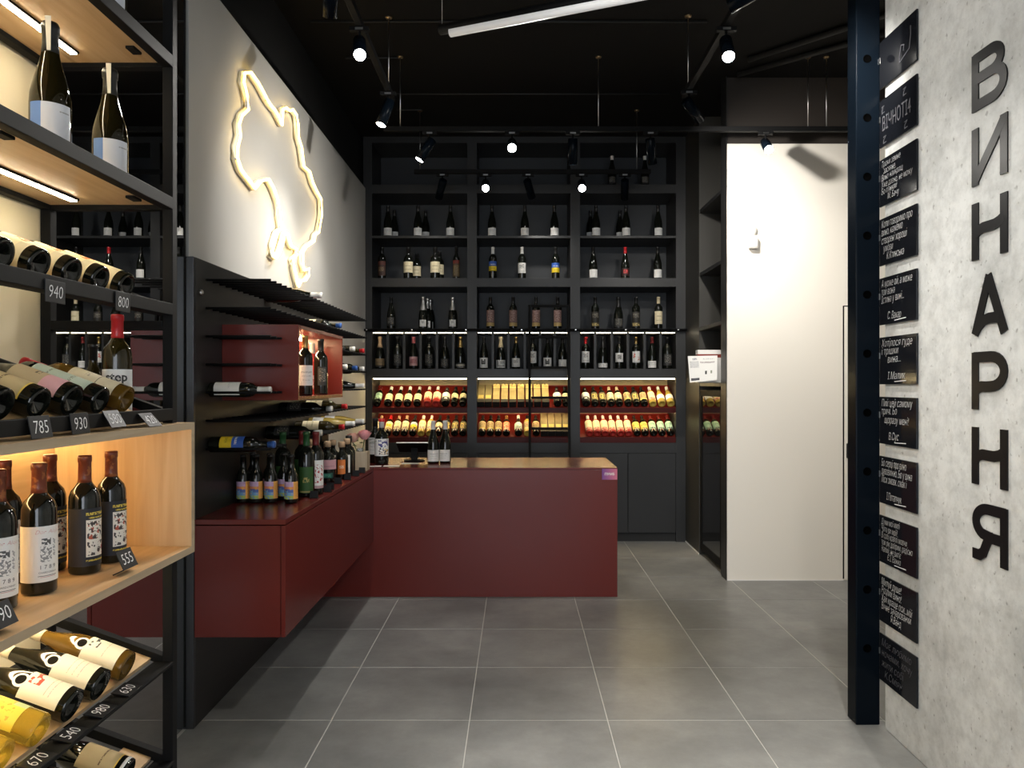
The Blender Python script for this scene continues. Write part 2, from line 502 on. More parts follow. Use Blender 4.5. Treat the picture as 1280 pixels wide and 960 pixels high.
# ------------------------------------------------------------------ mirror beside the rack
mir = thing('wall_mirror', 'tall wall mirror between the wine rack and the black peg panel', 'mirror', (-1.425, 2.69, 0))
bx('mirror_glass', M_MIRROR, mir, -1.45, XL - 0.002, 2.217, 3.135, 0.012, 3.27)
bx('mirror_edge', M_METAL, mir, -1.45, XL + 0.001, 3.133, 3.140, 0.012, 3.27)

# ------------------------------------------------------------------ black peg panel with pegs
XP = -1.367
peg = thing('wine_peg_panel', 'black wall panel with rows of thin black wine pegs', 'wine rack', (XP - 0.016, 4.28, 0))
bx('panel', M_PEGP, peg, XL + 0.001, XP, 3.165, 5.40, 0.0, 2.0, bevel=0.001)
bx('edge_profile', M_STEEL, peg, -1.412, XP + 0.001, 3.141, 3.164, 0.0, 2.0, bevel=0.003).material_slots[0].material = mat('dark_anodised_aluminium', (0.05, 0.052, 0.055), 0.3, 0.6)
MB().lathe([(0, 0.0), (0.013, 0.0), (0.013, 0.010), (0.008, 0.014), (0, 0.014)], 14).build('standoff', M_STEEL, peg, mtx=Matrix.Translation((XP - peg.location.x, 3.205 - 4.28, 1.855)) @ Matrix.Rotation(PI / 2, 4, 'Y'))
ROWZ = [1.918 - 0.124 * i for i in range(7)]
PEGL = 0.285
pm = MB().tube([(0, 0, 0), (PEGL, 0, 0)], 0.0055, 8).mesh('peg')
BOX_Y0, BOX_Y1, BOX_Z0, BOX_Z1, BOX_X = 3.446, 4.327, 1.384, 1.736, -1.013
for r, z in enumerate(ROWZ):
    y = 3.27; k = 0
    while y < 5.39:
        inbox = BOX_Y0 - 0.02 < y < BOX_Y1 + 0.02 and BOX_Z0 - 0.02 < z < BOX_Z1 + 0.02
        if not inbox and not (r == 6 and 3.5 < y < 3.98):
            place('peg', pm, M_METAL, peg, loc=(XP - peg.location.x, y - peg.location.y, z))
        y += 0.075; k += 1

# red wall box
rb = thing('red_wall_box', 'open-fronted red box on the black peg panel holding lit bottles', 'wall shelf', (XP, (BOX_Y0 + BOX_Y1) / 2, BOX_Z0))
T = 0.018
M_REDBOX = M_RED
bx('near_panel', M_REDBOX, rb, XP, BOX_X, BOX_Y0, BOX_Y0 + T, BOX_Z0, BOX_Z1, 0.001)
bx('far_panel', M_REDBOX, rb, XP, BOX_X, BOX_Y1 - T, BOX_Y1, BOX_Z0, BOX_Z1, 0.001)
bx('bottom_panel', M_REDBOX, rb, XP, BOX_X, BOX_Y0 + T, BOX_Y1 - T, BOX_Z0, BOX_Z0 + T, 0.001)
bx('top_panel', M_REDBOX, rb, XP, BOX_X, BOX_Y0 + T, BOX_Y1 - T, BOX_Z1 - T, BOX_Z1, 0.001)
bx('back_panel', M_REDBOX, rb, XP, XP + 0.01, BOX_Y0 + T, BOX_Y1 - T, BOX_Z0 + T, BOX_Z1 - T)
bx('led_strip', M_LEDB, rb, -1.25, -1.235, BOX_Y0 + 0.03, BOX_Y1 - 0.03, BOX_Z1 - T - 0.008, BOX_Z1 - T)

# ------------------------------------------------------------------ red side cabinet and counter
CT = 0.885
sc_ = thing('floating_cabinet', 'long red floating cabinet under the black peg panel', 'cabinet', (-1.17, 4.1, 0.386))
CX1 = -0.981
bx('body', M_RED, sc_, XP + 0.001, CX1 - 0.020, 3.160, 5.088, 0.386, CT - 0.026, 0.001)
bx('top_slab', M_RED, sc_, XP + 0.001, CX1, 3.150, 5.088, CT - 0.022, CT, 0.0015)
bx('front_door', M_RED, sc_, CX1 - 0.018, CX1, 3.150, 4.119, 0.386, CT - 0.026, 0.0015)
bx('front_door', M_RED, sc_, CX1 - 0.018, CX1, 4.119, 5.088, 0.386, CT - 0.026, 0.0008)
bx('side_panel', M_RED, sc_, XP + 0.001, CX1 - 0.021, 3.150, 3.160, 0.386, CT - 0.026, 0.001)

ct = thing('shop_counter', 'dark red shop counter standing on the tiled floor before the bottle shelves', 'counter', (-0.34, 5.44, 0.002))
YC0, YC1, XC1 = 5.09, 5.79, 0.690
bx('front_panel', M_RED, ct, XP + 0.001, XC1 - 0.001, YC0, YC0 + 0.03, 0.002, CT - 0.012, 0.001)
bx('side_panel', M_RED, ct, XC1 - 0.031, XC1 - 0.001, YC0 + 0.031, YC1 - 0.02, 0.002, CT - 0.012, 0.001)
bx('countertop', M_RED, ct, XP + 0.001, XC1, YC0 - 0.001, YC1, CT - 0.010, CT + 0.002, 0.0015)
bx('inner_shelf', M_RED, ct, XP + 0.001, XC1 - 0.032, YC0 + 0.031, YC1 - 0.05, 0.42, 0.44)

# ------------------------------------------------------------------ bottle shelving at the back
YS = 6.87
YB = 7.33
S = F / YS


def sx(px): return (px - CX) / S
def sz(py): return H - (py - CY) / S


sh = thing('bottle_shelving', 'tall black built-in bottle shelving filling the back wall', 'shelving', ((sx(456) + sx(858)) / 2, 7.1, 0))
BAYS = [(465, 584), (596, 713), (725, 845)]
for a, b in ((454, 465), (584, 596), (713, 725), (845, 858)):
    bx('upright', M_BLACK, sh, sx(a), sx(b), YS, YB, 0.0, CEIL - 0.002)
bx('back_panel', M_SHELFBACK, sh, sx(454), sx(858), YB, YB + 0.02, 0, CEIL - 0.002)
for a, b in BAYS:
    x0, x1 = sx(a), sx(b)
    bx('top_beam', M_BLACK, sh, x0, x1, YS + 0.001, YB, sz(179), CEIL - 0.002)
    bx('shelf_board', M_BLACK, sh, x0, x1, YS + 0.001, YB, sz(242), sz(231), 0.001)
    bx('shelf_board', M_BLACK, sh, x0, x1, YS + 0.004, YB, sz(298), sz(295), 0.001)
    bx('shelf_board', M_BLACK, sh, x0, x1, YS + 0.001, YB, sz(359), sz(348), 0.001)
    bx('shelf_board', M_BLACK, sh, x0, x1, YS + 0.001, YB, sz(416), sz(411), 0.001)
    bx('shelf_board', M_BLACK, sh, x0, x1, YS + 0.001, YB, sz(473.5), sz(461.5), 0.001)
    bx('led_strip', M_LED, sh, x0 + 0.01, x1 - 0.01, YS + 0.012, YS + 0.024, sz(416.8), sz(416))
    bx('led_strip', M_LEDS, sh, x0 + 0.01, x1 - 0.01, YS + 0.012, YS + 0.026, sz(474.3), sz(473.5))
    bx('led_strip', M_LEDL, sh, x0 + 0.01, x1 - 0.01, YS + 0.060, YS + 0.074, sz(516.2), sz(514.6))
    # sloping red display shelves
    o = Vector(sh.location)
    for zf, zt in ((510, 516.5), (547, 554)):
        z0 = sz(zf); rise = 0.205; run = 0.30
        pts = [(x0, YS + 0.03, z0 - 0.006), (x0, YS + 0.03 + run, z0 - 0.006 + rise), (x0, YS + 0.042 + run, z0 - 0.022 + rise), (x0, YS + 0.042, z0 - 0.022)]
        MB().prism([Vector(p) - o for p in pts], (x1 - x0, 0, 0)).build('sloping_display_board', M_REDS, sh)
        bx('display_lip', M_REDEDGE, sh, x0, x1, YS + 0.004, YS + 0.03, sz(zt), z0, 0.002)
        bx('display_back', M_REDS, sh, x0, x1, YS + 0.33, YS + 0.345, z0 + rise - 0.03, z0 + rise + 0.002)
    bx('lower_back', mat('khaki_back', (0.30, 0.24, 0.13), 0.5), sh, x0, x1, YS + 0.40, YS + 0.41, sz(554), sz(473.5))
    bx('lower_panel', M_BLACK, sh, x0, x1, YS + 0.002, YS + 0.02, sz(567), sz(554))
    xm = (x0 + x1) / 2
    for p, q in ((x0, xm), (xm, x1)):
        bx('cupboard_door', M_BLACK, sh, p + 0.002, q - 0.002, YS + 0.002, YS + 0.022, 0.085, sz(567.6), 0.0015)
    bx('plinth', M_MATTE, sh, x0 - 0.05, x1 + 0.05, YS + 0.03, YS + 0.05, 0.0, 0.08)
CUB = [(484.5, 505, 525.5, 546, 566.5), (616, 635.5, 656, 675, 693.5), (744, 765, 785, 806, 826)]
for row in CUB:
    for p in row:
        bx('cubby_divider', M_BLACK, sh, sx(p) - 0.011, sx(p) + 0.011, YS + 0.006, YB - 0.08, sz(461.5), sz(416))
# rail that carries the ladder
rl = thing('ladder_rail', 'slim black rail across the shelving that carries the ladder', 'rail', (0.1, YS - 0.05, sz(413.5)))
MB().tube([(XL - 0.1005, 0, 0), (XR - 0.0995, 0, 0)], 0.013, 10).build('bar', M_METAL, rl)
for p in (460, 516, 583, 652, 719, 781, 846):
    bx('bracket', M_METAL, rl, sx(p) - 0.012, sx(p) + 0.012, YS - 0.055, YS - 0.001, sz(415.2), sz(411.5), 0.002)
    bx('screw', M_STEEL, rl, sx(p) - 0.006, sx(p) + 0.006, YS - 0.064, YS - 0.0635, sz(414), sz(412.6))
# ladder
ld = thing('shelf_ladder', 'slim black metal ladder leaning on the middle shelving bay', 'ladder', (X_(686, 6.6), 6.55, 0))
LX0, LX1 = X_(662, 6.68), X_(711, 6.68)


def lady(z): return 6.455 + 0.30 * z / 2.2


for x in (LX0, LX1):
    p0 = Vector((x, lady(0), 0.0)); p1 = Vector((x, lady(2.18), 2.18)); d = Vector((0.022, 0, 0)); o = Vector(ld.location)
    q = [p0, p0 + Vector((0, 0.04, 0)), p1 + Vector((0, 0.04, 0)), p1]
    MB().prism([v - o - d / 2 for v in q], d).build('rail', M_METAL, ld, 0.002)
for k, py in enumerate((382, 421.5, 460, 497.5, 535.5, 573, 611, 649)):
    Y = 6.70; z = Z_(py, Y); y = lady(z)
    bx('rung', M_METAL, ld, LX0 + 0.014, LX1 - 0.014, y + .005, y + 0.035, z - 0.011, z + 0.011, 0.002)

# ------------------------------------------------------------------ built-in cupboards on the right with fridge
bi = thing('built_in_cupboard', 'black built-in cupboard with open shelves above the glass fridge', 'cupboard', (1.83, 6.2, 0))
M_KHAKI = mat('dark_olive_side_paint', (0.035, 0.033, 0.028), 0.45)
bx('side_panel', M_KHAKI, bi, XR, 2.12, 6.36, YS - 0.001, 0.012, CEIL - 0.002)
bx('corner_stile', M_BLACK, bi, XR - 0.004, 1.75, YW + 0.125, 5.665, 0.012, CEIL - 0.002)
bx('corner_face', M_BLACK, bi, XR - 0.004, XR + 0.001, YW - 0.004, YW + 0.125, 0.0, CEIL - 0.002)
bx('back_panel', M_MATTE, bi, 2.08, 2.12, 5.67, 6.36, 0.0, CEIL - 0.002)
bx('near_side', M_MATTE, bi, 1.75, 2.12, YW + 0.13, 5.665, 0.0, CEIL - 0.002)
for z in (1.47, 1.944, 2.41, 2.95):
    bx('shelf_board', M_BLACK, bi, XR + 0.004, 2.08, 5.667, 6.358, z - 0.03, z, 0.001)
bx('skirting', M_OFFW, bi, XR - 0.003, XR, 6.36, YS - 0.001, 0.0, 0.012)
fr = thing('glass_door_fridge', 'black wine fridge with dark glass door beside the white wall', 'fridge', (1.83, 6.0, 0.03))
bx('case', M_MATTE, fr, XR + 0.05, 2.07, 5.68, 6.35, 0.03, 1.41)
bx('glass', M_GLASSD, fr, XR + 0.012, XR + 0.045, 5.73, 6.30, 0.11, 1.36)
for a in ((5.68, 5.73, 0.05, 1.41), (6.30, 6.35, 0.05, 1.41), (5.73, 6.30, 0.05, 0.11), (5.73, 6.30, 1.36, 1.41)):
    bx('door_frame', M_METAL, fr, XR + 0.006, XR + 0.048, *a, bevel=0.002)

# ------------------------------------------------------------------ black column and concrete wall fittings
YP = 3.18
px0, px1 = X_(1070, YP), X_(1100, YP)
po = thing('steel_column', 'black square steel column with a line of round holes', 'column', ((px0 + px1) / 2, YP + 0.042, 0.001))
bx('shaft', M_POST, po, px0, px1, YP, YP + 0.084, 0.001, CEIL - 0.002, 0.004)
hole = MB().lathe([(0.0185, -0.001), (0.0175, 0.0015), (0.0165, 0.0018), (0.0160, 0.0008), (0, 0.0008)], 20).mesh('hole')
for k in range(-2, 13):
    z = 1.59 - 0.2523 * (k - 3)
    if 0.1 < z < CEIL - 0.1:
        place('hole', hole, M_HOLE, po, mtx=Matrix.Translation((X_(1084, YP) - po.location.x, YP - po.location.y, z - 0.001)) @ Matrix.Rotation(PI / 2, 4, 'X'))

# chalkboards
BT = [
    None,
    None,
    'Трохи земне\n  засяяне,\nВино найкращ\nУже давно, не можу\nБо п\'янкий\n      М. Бачу',
    'Коли говоримо про\nвино, кажемо\nстворені хороші\n  умови\n     К.Ктинська',
    'А може ой, а може\nтой вона\nІстина у вині...\n\n      С. Вакар',
    'Хотілося гуде\nі трішки\n      вина...\n\n      І.Малик',
    'Пий цей самому\nтричі. Бо\n   щоразу мені!\n\n       В.Сус',
    'Бо серці про вино\nдивовижно, Бо у вина\nЛіси змовк. смак і\n\n     І.Потапчук',
    'Думи мої милі\nЧого ви мрії?\nВ собі краплі мовчи\nтой рік добрим, радісно\nНалий, не вип\'є\n      Є.І. Важко',
    'Милуй душе!\nРозлий вино!\nХай краще оси...мій\nВічне зачарований\n         Я.Ванд',
    'Моє любимо\nночами, хочу\nжити собі\n   К.Сміян',
]
board_words = ['one large drawn glyph', 'capital letters and corner doodles', 'six lines of writing and glare', 'five lines of writing', 'four lines, last one a signature', 'three ragged lines and underlined signature', 'four lines ending in exclamation mark', 'three full lines and underlined signature', 'five crowded lines and a signature', 'large exclaimed first line', 'four faded lines']
ordw = ['first', 'second', 'third', 'fourth', 'fifth', 'sixth', 'seventh', 'eighth', 'ninth', 'tenth', 'eleventh', 'twelfth', 'thirteenth']
YBN, YBF = 2.882, 3.176
for k in range(11):
    zc = 1.558 + 0.2516 * (5 - k)
    b = thing('chalkboard', 'black chalkboard with %s, %s from the top beside concrete wall' % (board_words[k], ordw[k]), 'chalkboard', (XR - 0.008, (YBN + YBF) / 2, zc - 0.0995), group='chalkboards hung along the concrete wall')
    sl = bx('slate', M_BOARD, b, XR - 0.010, XR - 0.003, YBN, YBF, zc - 0.0995, zc + 0.0995, 0.001)
    bx('clip', M_STEEL, b, XR - 0.012, XR + 0.001, YBF - 0.004, YBF + 0.002, zc + 0.01, zc + 0.035)
    loc = lambda dy, dz: Matrix.Translation((-0.0028, dy, 0.0995 + dz)) @ FACE_R
    if BT[k]:
        lines = BT[k].split('\n'); n = len(lines); pitch = 0.172 / n
        size = min(0.040, pitch * 1.12)
        made = [(i, q, text_mesh(q.strip(), size, 0.25, offset=-0.0007)) for i, q in enumerate(lines) if q.strip()]
        wid = lambda me: max(v.co.x for v in me.vertices) - min(v.co.x for v in me.vertices)
        ind = lambda q: 0.0085 * (len(q) - len(q.lstrip()))
        kx = min([1.15] + [(0.245 - ind(q)) / wid(me) for i, q, me in made])
        for i, q, me in made:
            for v in me.vertices: v.co.x *= kx; v.co.y *= 1.15
            place('chalk_line', me, M_CHALK if k < 10 else M_CHALKD, sl, mtx=loc(0.130 - ind(q), 0.086 - pitch * (i + 0.80)) @ Matrix.Rotation(random.uniform(-.01, .035), 4, 'Z'))
        if k in (4, 5, 6, 7, 8):
            MB().ribbon([(0, 0), (0.09, 0.004)], 0.0016, 0.0004).build('underline', M_CHALK, sl, mtx=loc(0.02, -0.088))
    elif k == 0:
        MB().ribbon([(0.03, 0.0), (0.035, 0.022), (0.012, 0.03), (0.0, -0.01), (0.0, -0.035), (0.075, -0.01), (0.085, 0.04), (0.085, 0.075)], 0.0022, 0.0004).build('chalk_drawing', M_CHALKD, sl, mtx=loc(-0.02, -0.02))
    else:
        me = text_mesh('ВІЧНОТІ4', 0.07, 0.0)
        xs = [v.co.x for v in me.vertices]
        for v in me.vertices: v.co.x = (v.co.x - min(xs)) * 0.225 / (max(xs) - min(xs)); v.co.y = (v.co.y - 0.025) * 1.2
        place('chalk_writing', me, M_CHALKD, sl, mtx=loc(0.12, -0.004))
        for (y, z) in ((0.115, 0.055), (-0.06, 0.065), (0.10, -0.075), (-0.07, -0.07)):
            MB().ribbon([(-0.012, 0.012), (0.008, 0.014), (-0.008, 0.0), (-0.01, -0.014), (0.012, -0.012)], 0.0018, 0.0004).build('chalk_drawing', M_CHALKD, sl, mtx=loc(y, z))

# large wall letters


def arc(cx, cy, rx, ry, a0, a1, n=12):
    return [(cx + rx * math.cos(math.radians(a0 + (a1 - a0) * i / n)), cy + ry * math.sin(math.radians(a0 + (a1 - a0) * i / n))) for i in range(n + 1)]


HW = 0.098
LET = {
    've': [[(.09, 0), (.09, 1)], [(.05, .915), (.5, .915)] + arc(.55, .73, .27, .185, 90, -90) + [(.05, .545)], [(.05, .545), (.55, .545)] + arc(.60, .315, .305, .23, 90, -90) + [(.05, .085)]],
    'i': [[(.09, 0), (.09, 1)], [(.91, 0), (.91, 1)], [(.09, .07), (.30, .30), (.70, .70), (.91, .93)]],
    'en': [[(.09, 0), (.09, 1)], [(.91, 0), (.91, 1)], [(.09, .45), (.2, .51), (.32, .535), (.5, .53), (.65, .53), (.78, .555), (.91, .61)]],
    'a': [[(.08, .0), (.50, 1.0)], [(.92, .0), (.46, 1.0)], [(.10, .04), (.2, .15), (.34, .235), (.5, .265), (.65, .265), (.80, .25)]],
    'er': [[(.09, 0), (.09, 1)], [(.05, .915), (.5, .915)] + arc(.55, .66, .36, .255, 90, -90) + [(.42, .40), (.28, .405), (.17, .37), (.09, .31)]],
    'ya': [[(.91, 0), (.91, 1)], [(.95, .915), (.5, .915)] + arc(.47, .68, .36, .235, 90, 240) + [(.42, .46), (.6, .44), (.75, .44), (.91, .44)], [(.62, .46), (.48, .40), (.40, .28), (.33, .15), (.22, .09), (.02, .09)]],
}
LW, LH = 0.182, 0.193
YL0 = 2.540
for k, (g, nm) in enumerate((('ve', 'В'), ('i', 'И'), ('en', 'Н'), ('a', 'А'), ('er', 'Р'), ('en', 'Н'), ('ya', 'Я'))):
    zc = Z_(107, 2.54) - 0.2527 * k
    b = MB()
    for q, st in enumerate(LET[g]):
        b.ribbon([((x) * LW, (y - 0.0) * LH) for x, y in st], HW * LW, 0.004 + 0.0003 * q)
    o = b.build('wall_letter', M_LETTER, None, mtx=Matrix.Translation((XR - 0.001, YL0, zc - LH / 2)) @ FACE_R)
    tag(o, 'black letter ' + ('shaped like a B, topmost on concrete wall', 'shaped like a reversed N on concrete wall', 'shaped like an H with wavy bar under reversed N', 'shaped like an A with curved bar on concrete wall', 'shaped like a P on concrete wall', 'shaped like an H with wavy bar under the P', 'shaped like a reversed R, lowest on concrete wall')[k], 'letter', 'black letters on the concrete wall')

# sensor on the white wall
sn = thing('motion_sensor', 'small white motion sensor on the white wall', 'sensor', (X_(940, YW), YW - 0.003, 2.45))
bx('body', M_OFFW, sn, 1.715, 1.780, YW - 0.05, YW - 0.002, 2.462, 2.560, 0.012)
bx('lens', mat('sensor_lens', (0.9, 0.9, 0.88), 0.2), sn, 1.724, 1.771, YW - 0.054, YW - 0.049, 2.475, 2.515, 0.004)
MB().lathe([(0, 0), (0.05, 0), (0.05, 0.006), (0, 0.006)], 24).build('cover_plate', M_WHITEW, sn, mtx=Matrix.Translation((-0.01, 0.001, 0.145)) @ Matrix.Rotation(PI / 2, 4, 'X'))

# ------------------------------------------------------------------ bottles
DARK = mat('dark_bottle_glass', (0.006, 0.007, 0.005), 0.06, spec=0.6)
OLIVE = mat('olive_bottle_glass', (0.028, 0.020, 0.004), 0.05, spec=0.6, trans=0.25)
OLIVED = mat('deep_olive_bottle_glass', (0.012, 0.009, 0.002), 0.05, spec=0.6, trans=0.12)
OLIVE2 = mat('olive_brown_wine_glass', (0.16, 0.085, 0.012), 0.05, spec=0.6, trans=0.3)
YELLOW = mat('yellow_wine_glass', (0.90, 0.66, 0.08), 0.05, spec=0.6, trans=0.75)
WHITEWINE = mat('golden_wine_glass', (0.42, 0.30, 0.06), 0.06, spec=0.6)
ROSE = mat('rose_wine_glass', (0.36, 0.03, 0.025), 0.06, spec=0.6)
REDW = mat('red_wine_glass', (0.03, 0.006, 0.006), 0.06, spec=0.6)
GREENG = mat('green_bottle_glass', (0.012, 0.022, 0.010), 0.06, spec=0.6)
C_BLACK = mat('black_capsule', (0.012, 0.012, 0.012), 0.3)
C_WHITE = mat('white_capsule', (0.75, 0.74, 0.70), 0.35)
C_CREAM = mat('cream_capsule', (0.62, 0.52, 0.33), 0.4)
C_RED = mat('red_capsule', (0.50, 0.02, 0.025), 0.3)
C_DRED = mat('dark_red_capsule', (0.16, 0.02, 0.02), 0.3)
C_SILVER = mat('silver_foil', (0.72, 0.72, 0.70), 0.28, 0.9)
C_GOLD = mat('gold_foil', (0.55, 0.38, 0.14), 0.3, 0.9)
C_BLUE = mat('blue_capsule', (0.03, 0.09, 0.30), 0.35)
C_GREEN = mat('green_capsule', (0.02, 0.08, 0.025), 0.35)
C_CORK = mat('cork_stopper', (0.45, 0.30, 0.18), 0.8)
C_COPPER = noisy('copper_brown_capsule', (0.16, 0.035, 0.015), (0.30, 0.10, 0.03), 0.35, nscale=60, lo=0.55, hi=0.6)
C_PINK = mat('pink_capsule', (0.50, 0.12, 0.13), 0.35)

W = (0.78, 0.77, 0.74); G = (0.35, 0.35, 0.34); K = (0.03, 0.03, 0.03); CRM = (0.72, 0.63, 0.42)
LB = {}


def lb(name, base, *rects): LB[name] = printed('label_' + name, base, rects); return LB[name]


lb('white', W, (.2, .8, .62, .70, G, 30, .5), (.25, .75, .45, .50, G, 30, .5), (.3, .7, .25, .29, G, 30, .5))
lb('white_plain', W, (.3, .7, .55, .62, (.6, .6, .6), 30, .5))
lb('white_mark', W, (.3, .7, .45, .85, K, 14, .52), (.2, .8, .12, .2, G, 30, .5))
lb('cream', CRM, (.25, .75, .55, .65, (.3, .25, .12), 26, .5), (.2, .8, .25, .32, (.3, .25, .12), 30, .5))
lb('cream_drip', CRM, (.0, 1, .0, .28, K, 9, .52), (.25, .75, .6, .7, (.4, .3, .12), 26, .5))
lb('flag', (.75, .55, .02), (0, 1, .5, 1, (.03, .10, .42)), (.2, .8, .62, .72, W, 26, .5), (.3, .7, .2, .32, (.35, .25, .02), 26, .5))
lb('brown', (.06, .03, .022), (0, 1, .75, 1, (.12, .04, .03)), (.2, .8, .3, .6, (.25, .18, .10), 14, .5))
lb('gold_brown', (.08, .055, .028), (.1, .9, .8, 1, (.18, .03, .02)), (.15, .85, .1, .7, (.22, .16, .08), 16, .5))
lb('pattern_pink', (.20, .115, .10), (0, 1, .28, 1, (.42, .28, .25), 12, .52), (0, 1, 0, .22, (.48, .34, .13)))
lb('dark_gold', (.02, .018, .015), (.15, .85, .6, .9, (.3, .27, .22), 16, .54), (.1, .9, .05, .25, (.55, .42, .16), 12, .48))
lb('dark_print', (.02, .02, .02), (.15, .85, .2, .9, (.28, .26, .22), 14, .55))
lb('red_emblem', (.03, .01, .01), (.25, .75, .3, .8, (.45, .05, .05), 6, .42))
lb('wood', (.28, .20, .11), (0, 1, 0, .2, (.05, .04, .03)), (.2, .8, .4, .6, (.18, .12, .07), 30, .5))
lb('pink', (.62, .36, .36), (.15, .85, .25, .75, (.30, .04, .05), 14, .5))
lb('w_mark', W, (.3, .42, .4, .85, K), (.44, .56, .4, .7, K), (.58, .7, .4, .85, K), (.3, .7, .33, .42, K), (.2, .8, .1, .18, G, 30, .5))
lb('u_mark', W, (.15, .3, .3, .9, G), (.15, .85, .2, .35, G), (.45, .85, .5, .85, G, 12, .45), (.35, .65, .05, .12, K))
lb('ring_gold', (.03, .03, .028), (.0, 1, .3, .7, (.55, .50, .40)), (.2, .8, .0, .2, (.5, .5, .48), 20, .5))
lb('low_white', W, (.15, .85, .4, .5, G, 30, .5), (.2, .8, .65, .75, K, 30, .52))
lb('qr', W, (.3, .7, .3, .8, (.12, .12, .12), 18, .45))
lb('white_red', W, (.1, .35, .4, .8, (.6, .08, .05), 9, .5), (.6, .9, .2, .5, (.6, .15, .08), 9, .5), (.2, .8, .05, .12, G, 30, .5))
lb('green', (.38, .58, .44), (.25, .75, .55, .75, (.12, .3, .2), 18, .5), (.0, 1, .0, .2, K, 8, .5))
lb('mint', (.55, .66, .58), (.2, .8, .0, .45, (.03, .06, .05), 9, .5))
lb('white_black', W, (0, 1, 0, .42, K), (.38, .62, .12, .30, W))
lb('yellow', (.72, .55, .12), (.15, .85, .45, .75, (.15, .10, .02), 13, .53), (0, 1, 0, .18, K, 8, .5))
lb('yellow_sun', CRM, (.2, .8, .35, .7, (.80, .52, .02), 5, .40), (0, 1, 0, .2, (.3, .22, .08)))
lb('blue_yellow', (.80, .60, .03), (0, 1, .68, 1, (.45, .50, .66)), (0, 1, 0, .34, K, 9, .47))
lb('dark_yellow', (.10, .09, .06), (.15, .85, .1, .8, (.55, .42, .12), 7, .5))
lb('tan', (.42, .33, .18), (.2, .8, .15, .85, (.2, .12, .05), 10, .52), (0, 1, 0, .2, (.62, .50, .16)))
lb('orange_red', (.62, .13, .05), (.15, .85, .35, .9, (.80, .62, .42), 9, .52), (.1, .9, 0, .3, (.7, .6, .4), 8, .5))
lb('rose_label', CRM, (0, 1, 0, .25, (.5, .07, .06), 9, .48), (.2, .8, .5, .8, (.5, .40, .2), 12, .55))
lb('sunset', (.85, .42, .10), (0, .62, .0, .48, (.18, .38, .62), 5, .36), (0, .62, .0, .2, (.45, .55, .12), 6, .45), (0, .62, .38, .58, (.10, .16, .45), 4, .46), (0, .62, .58, .74, (.80, .28, .14), 5, .42), (0, .62, .72, 1, (.62, .42, .62)), (.72, .92, .1, .9, (.55, .22, .05), 30, .55))
lb('green_plain', (.03, .09, .02), (.3, .7, .4, .6, (.4, .33, .1), 10, .5), (.1, .9, .02, .08, (.3, .25, .08)))
lb('gin_pink', (.68, .38, .42), (.2, .8, .3, .36, (.35, .18, .22), 30, .45))
lb('gin_white', W, (.3, .7, .2, .8, K, 10, .55))
lb('gin_orange', (.70, .20, .04), (.2, .8, .4, .6, (.85, .7, .5), 14, .5))
lb('gin_teal', (.02, .10, .08), (.2, .8, .2, .8, (.12, .55, .38), 14, .5))
lb('white_redprint', W, (.2, .9, .2, .85, (.40, .05, .05), 11, .55), (0, 1, 0, .1, (.45, .3, .3)))
lb('floral', W, (.35, .95, .50, .95, (.06, .06, .22), 7, .52), (.35, .95, .08, .5, (.10, .08, .08), 8, .52), (.5, .95, .1, .4, (.75, .45, .05), 7, .56))
lb('script', W, (.44, .60, .66, .78, (.10, .10, .10), 16, .46), (.42, .62, .36, .64, (.25, .25, .25), 20, .50), (.64, .70, .45, .76, (.35, .35, .35), 26, .5), (.38, .72, .105, .115, K), (.42, .70, .085, .092, (.5, .12, .1)))
lb('roots', (.020, .022, .030), (.40, .97, .16, .80, (.80, .76, .68)), (.43, .66, .46, .78, (.45, .10, .06), 11, .56), (.42, .95, .46, .78, (.06, .05, .05), 13, .55), (.42, .95, .18, .42, (.06, .05, .05), 13, .55), (.66, .9, .18, .45, (.35, .05, .10), 11, .58), (.40, .97, .88, .93, (.65, .50, .08), 34, .45), (.45, .95, .82, .85, (.65, .50, .08), 40, .48), (.40, .97, .08, .11, (.65, .50, .08), 40, .45))
lb('prosecco', (.66, .68, .72), (.0, .30, 0, 1, (.13, .25, .55)), (.7, .95, .80, .83, G, 30, .4))
lb('tape', (.75, .68, .52), (.2, .8, .25, .75, (.35, .25, .15), 40, .52))
lb('cherub', (.82, .76, .60), (.2, .8, .6, .62, (.5, .4, .3), 40, .45), (.2, .8, .45, .47, (.5, .4, .3), 40, .45), (.2, .8, .30, .32, (.6, .4, .35), 40, .45))
lb('cherub_red', (.82, .76, .60), (.35, .75, .62, .92, (.70, .06, .03), 7, .52), (.2, .8, .40, .42, (.5, .4, .3), 40, .45), (.2, .8, .28, .30, (.6, .4, .35), 40, .45))
lb('cherub_black', (.82, .76, .60), (.35, .75, .66, .92, (.05, .05, .05), 7, .55), (.2, .8, .42, .44, (.5, .4, .3), 40, .45))
lb('mustard', (.80, .60, .06), (.1, .9, .15, .85, (.62, .38, .03), 9, .56), (.55, 1, .0, .25, (.45, .55, .25)))
lb('tan_script', (.50, .40, .22), (.2, .8, .40, .44, (.15, .1, .05), 30, .45), (0, 1, .0, .03, (.75, .55, .1)))
lb('tan_pink', (.50, .40, .24), (0, 1, 0, .38, (.72, .40, .45)), (.4, .8, .5, .6, (.12, .1, .06), 16, .5))
lb('mint_pale', (.52, .64, .56), (.2, .8, .3, .36, (.25, .3, .25), 30, .5), (.2, .8, .7, .74, (.25, .3, .25), 30, .5))
lb('cream_line', (.80, .72, .52), (.05, .95, .40, .415, (.15, .12, .08)), (.3, .7, .6, .7, (.5, .42, .3), 20, .55))
lb('peach', (.90, .74, .44), (.15, .85, .5, .8, (.55, .16, .03), 9, .5), (0, 1, .0, .15, CRM))
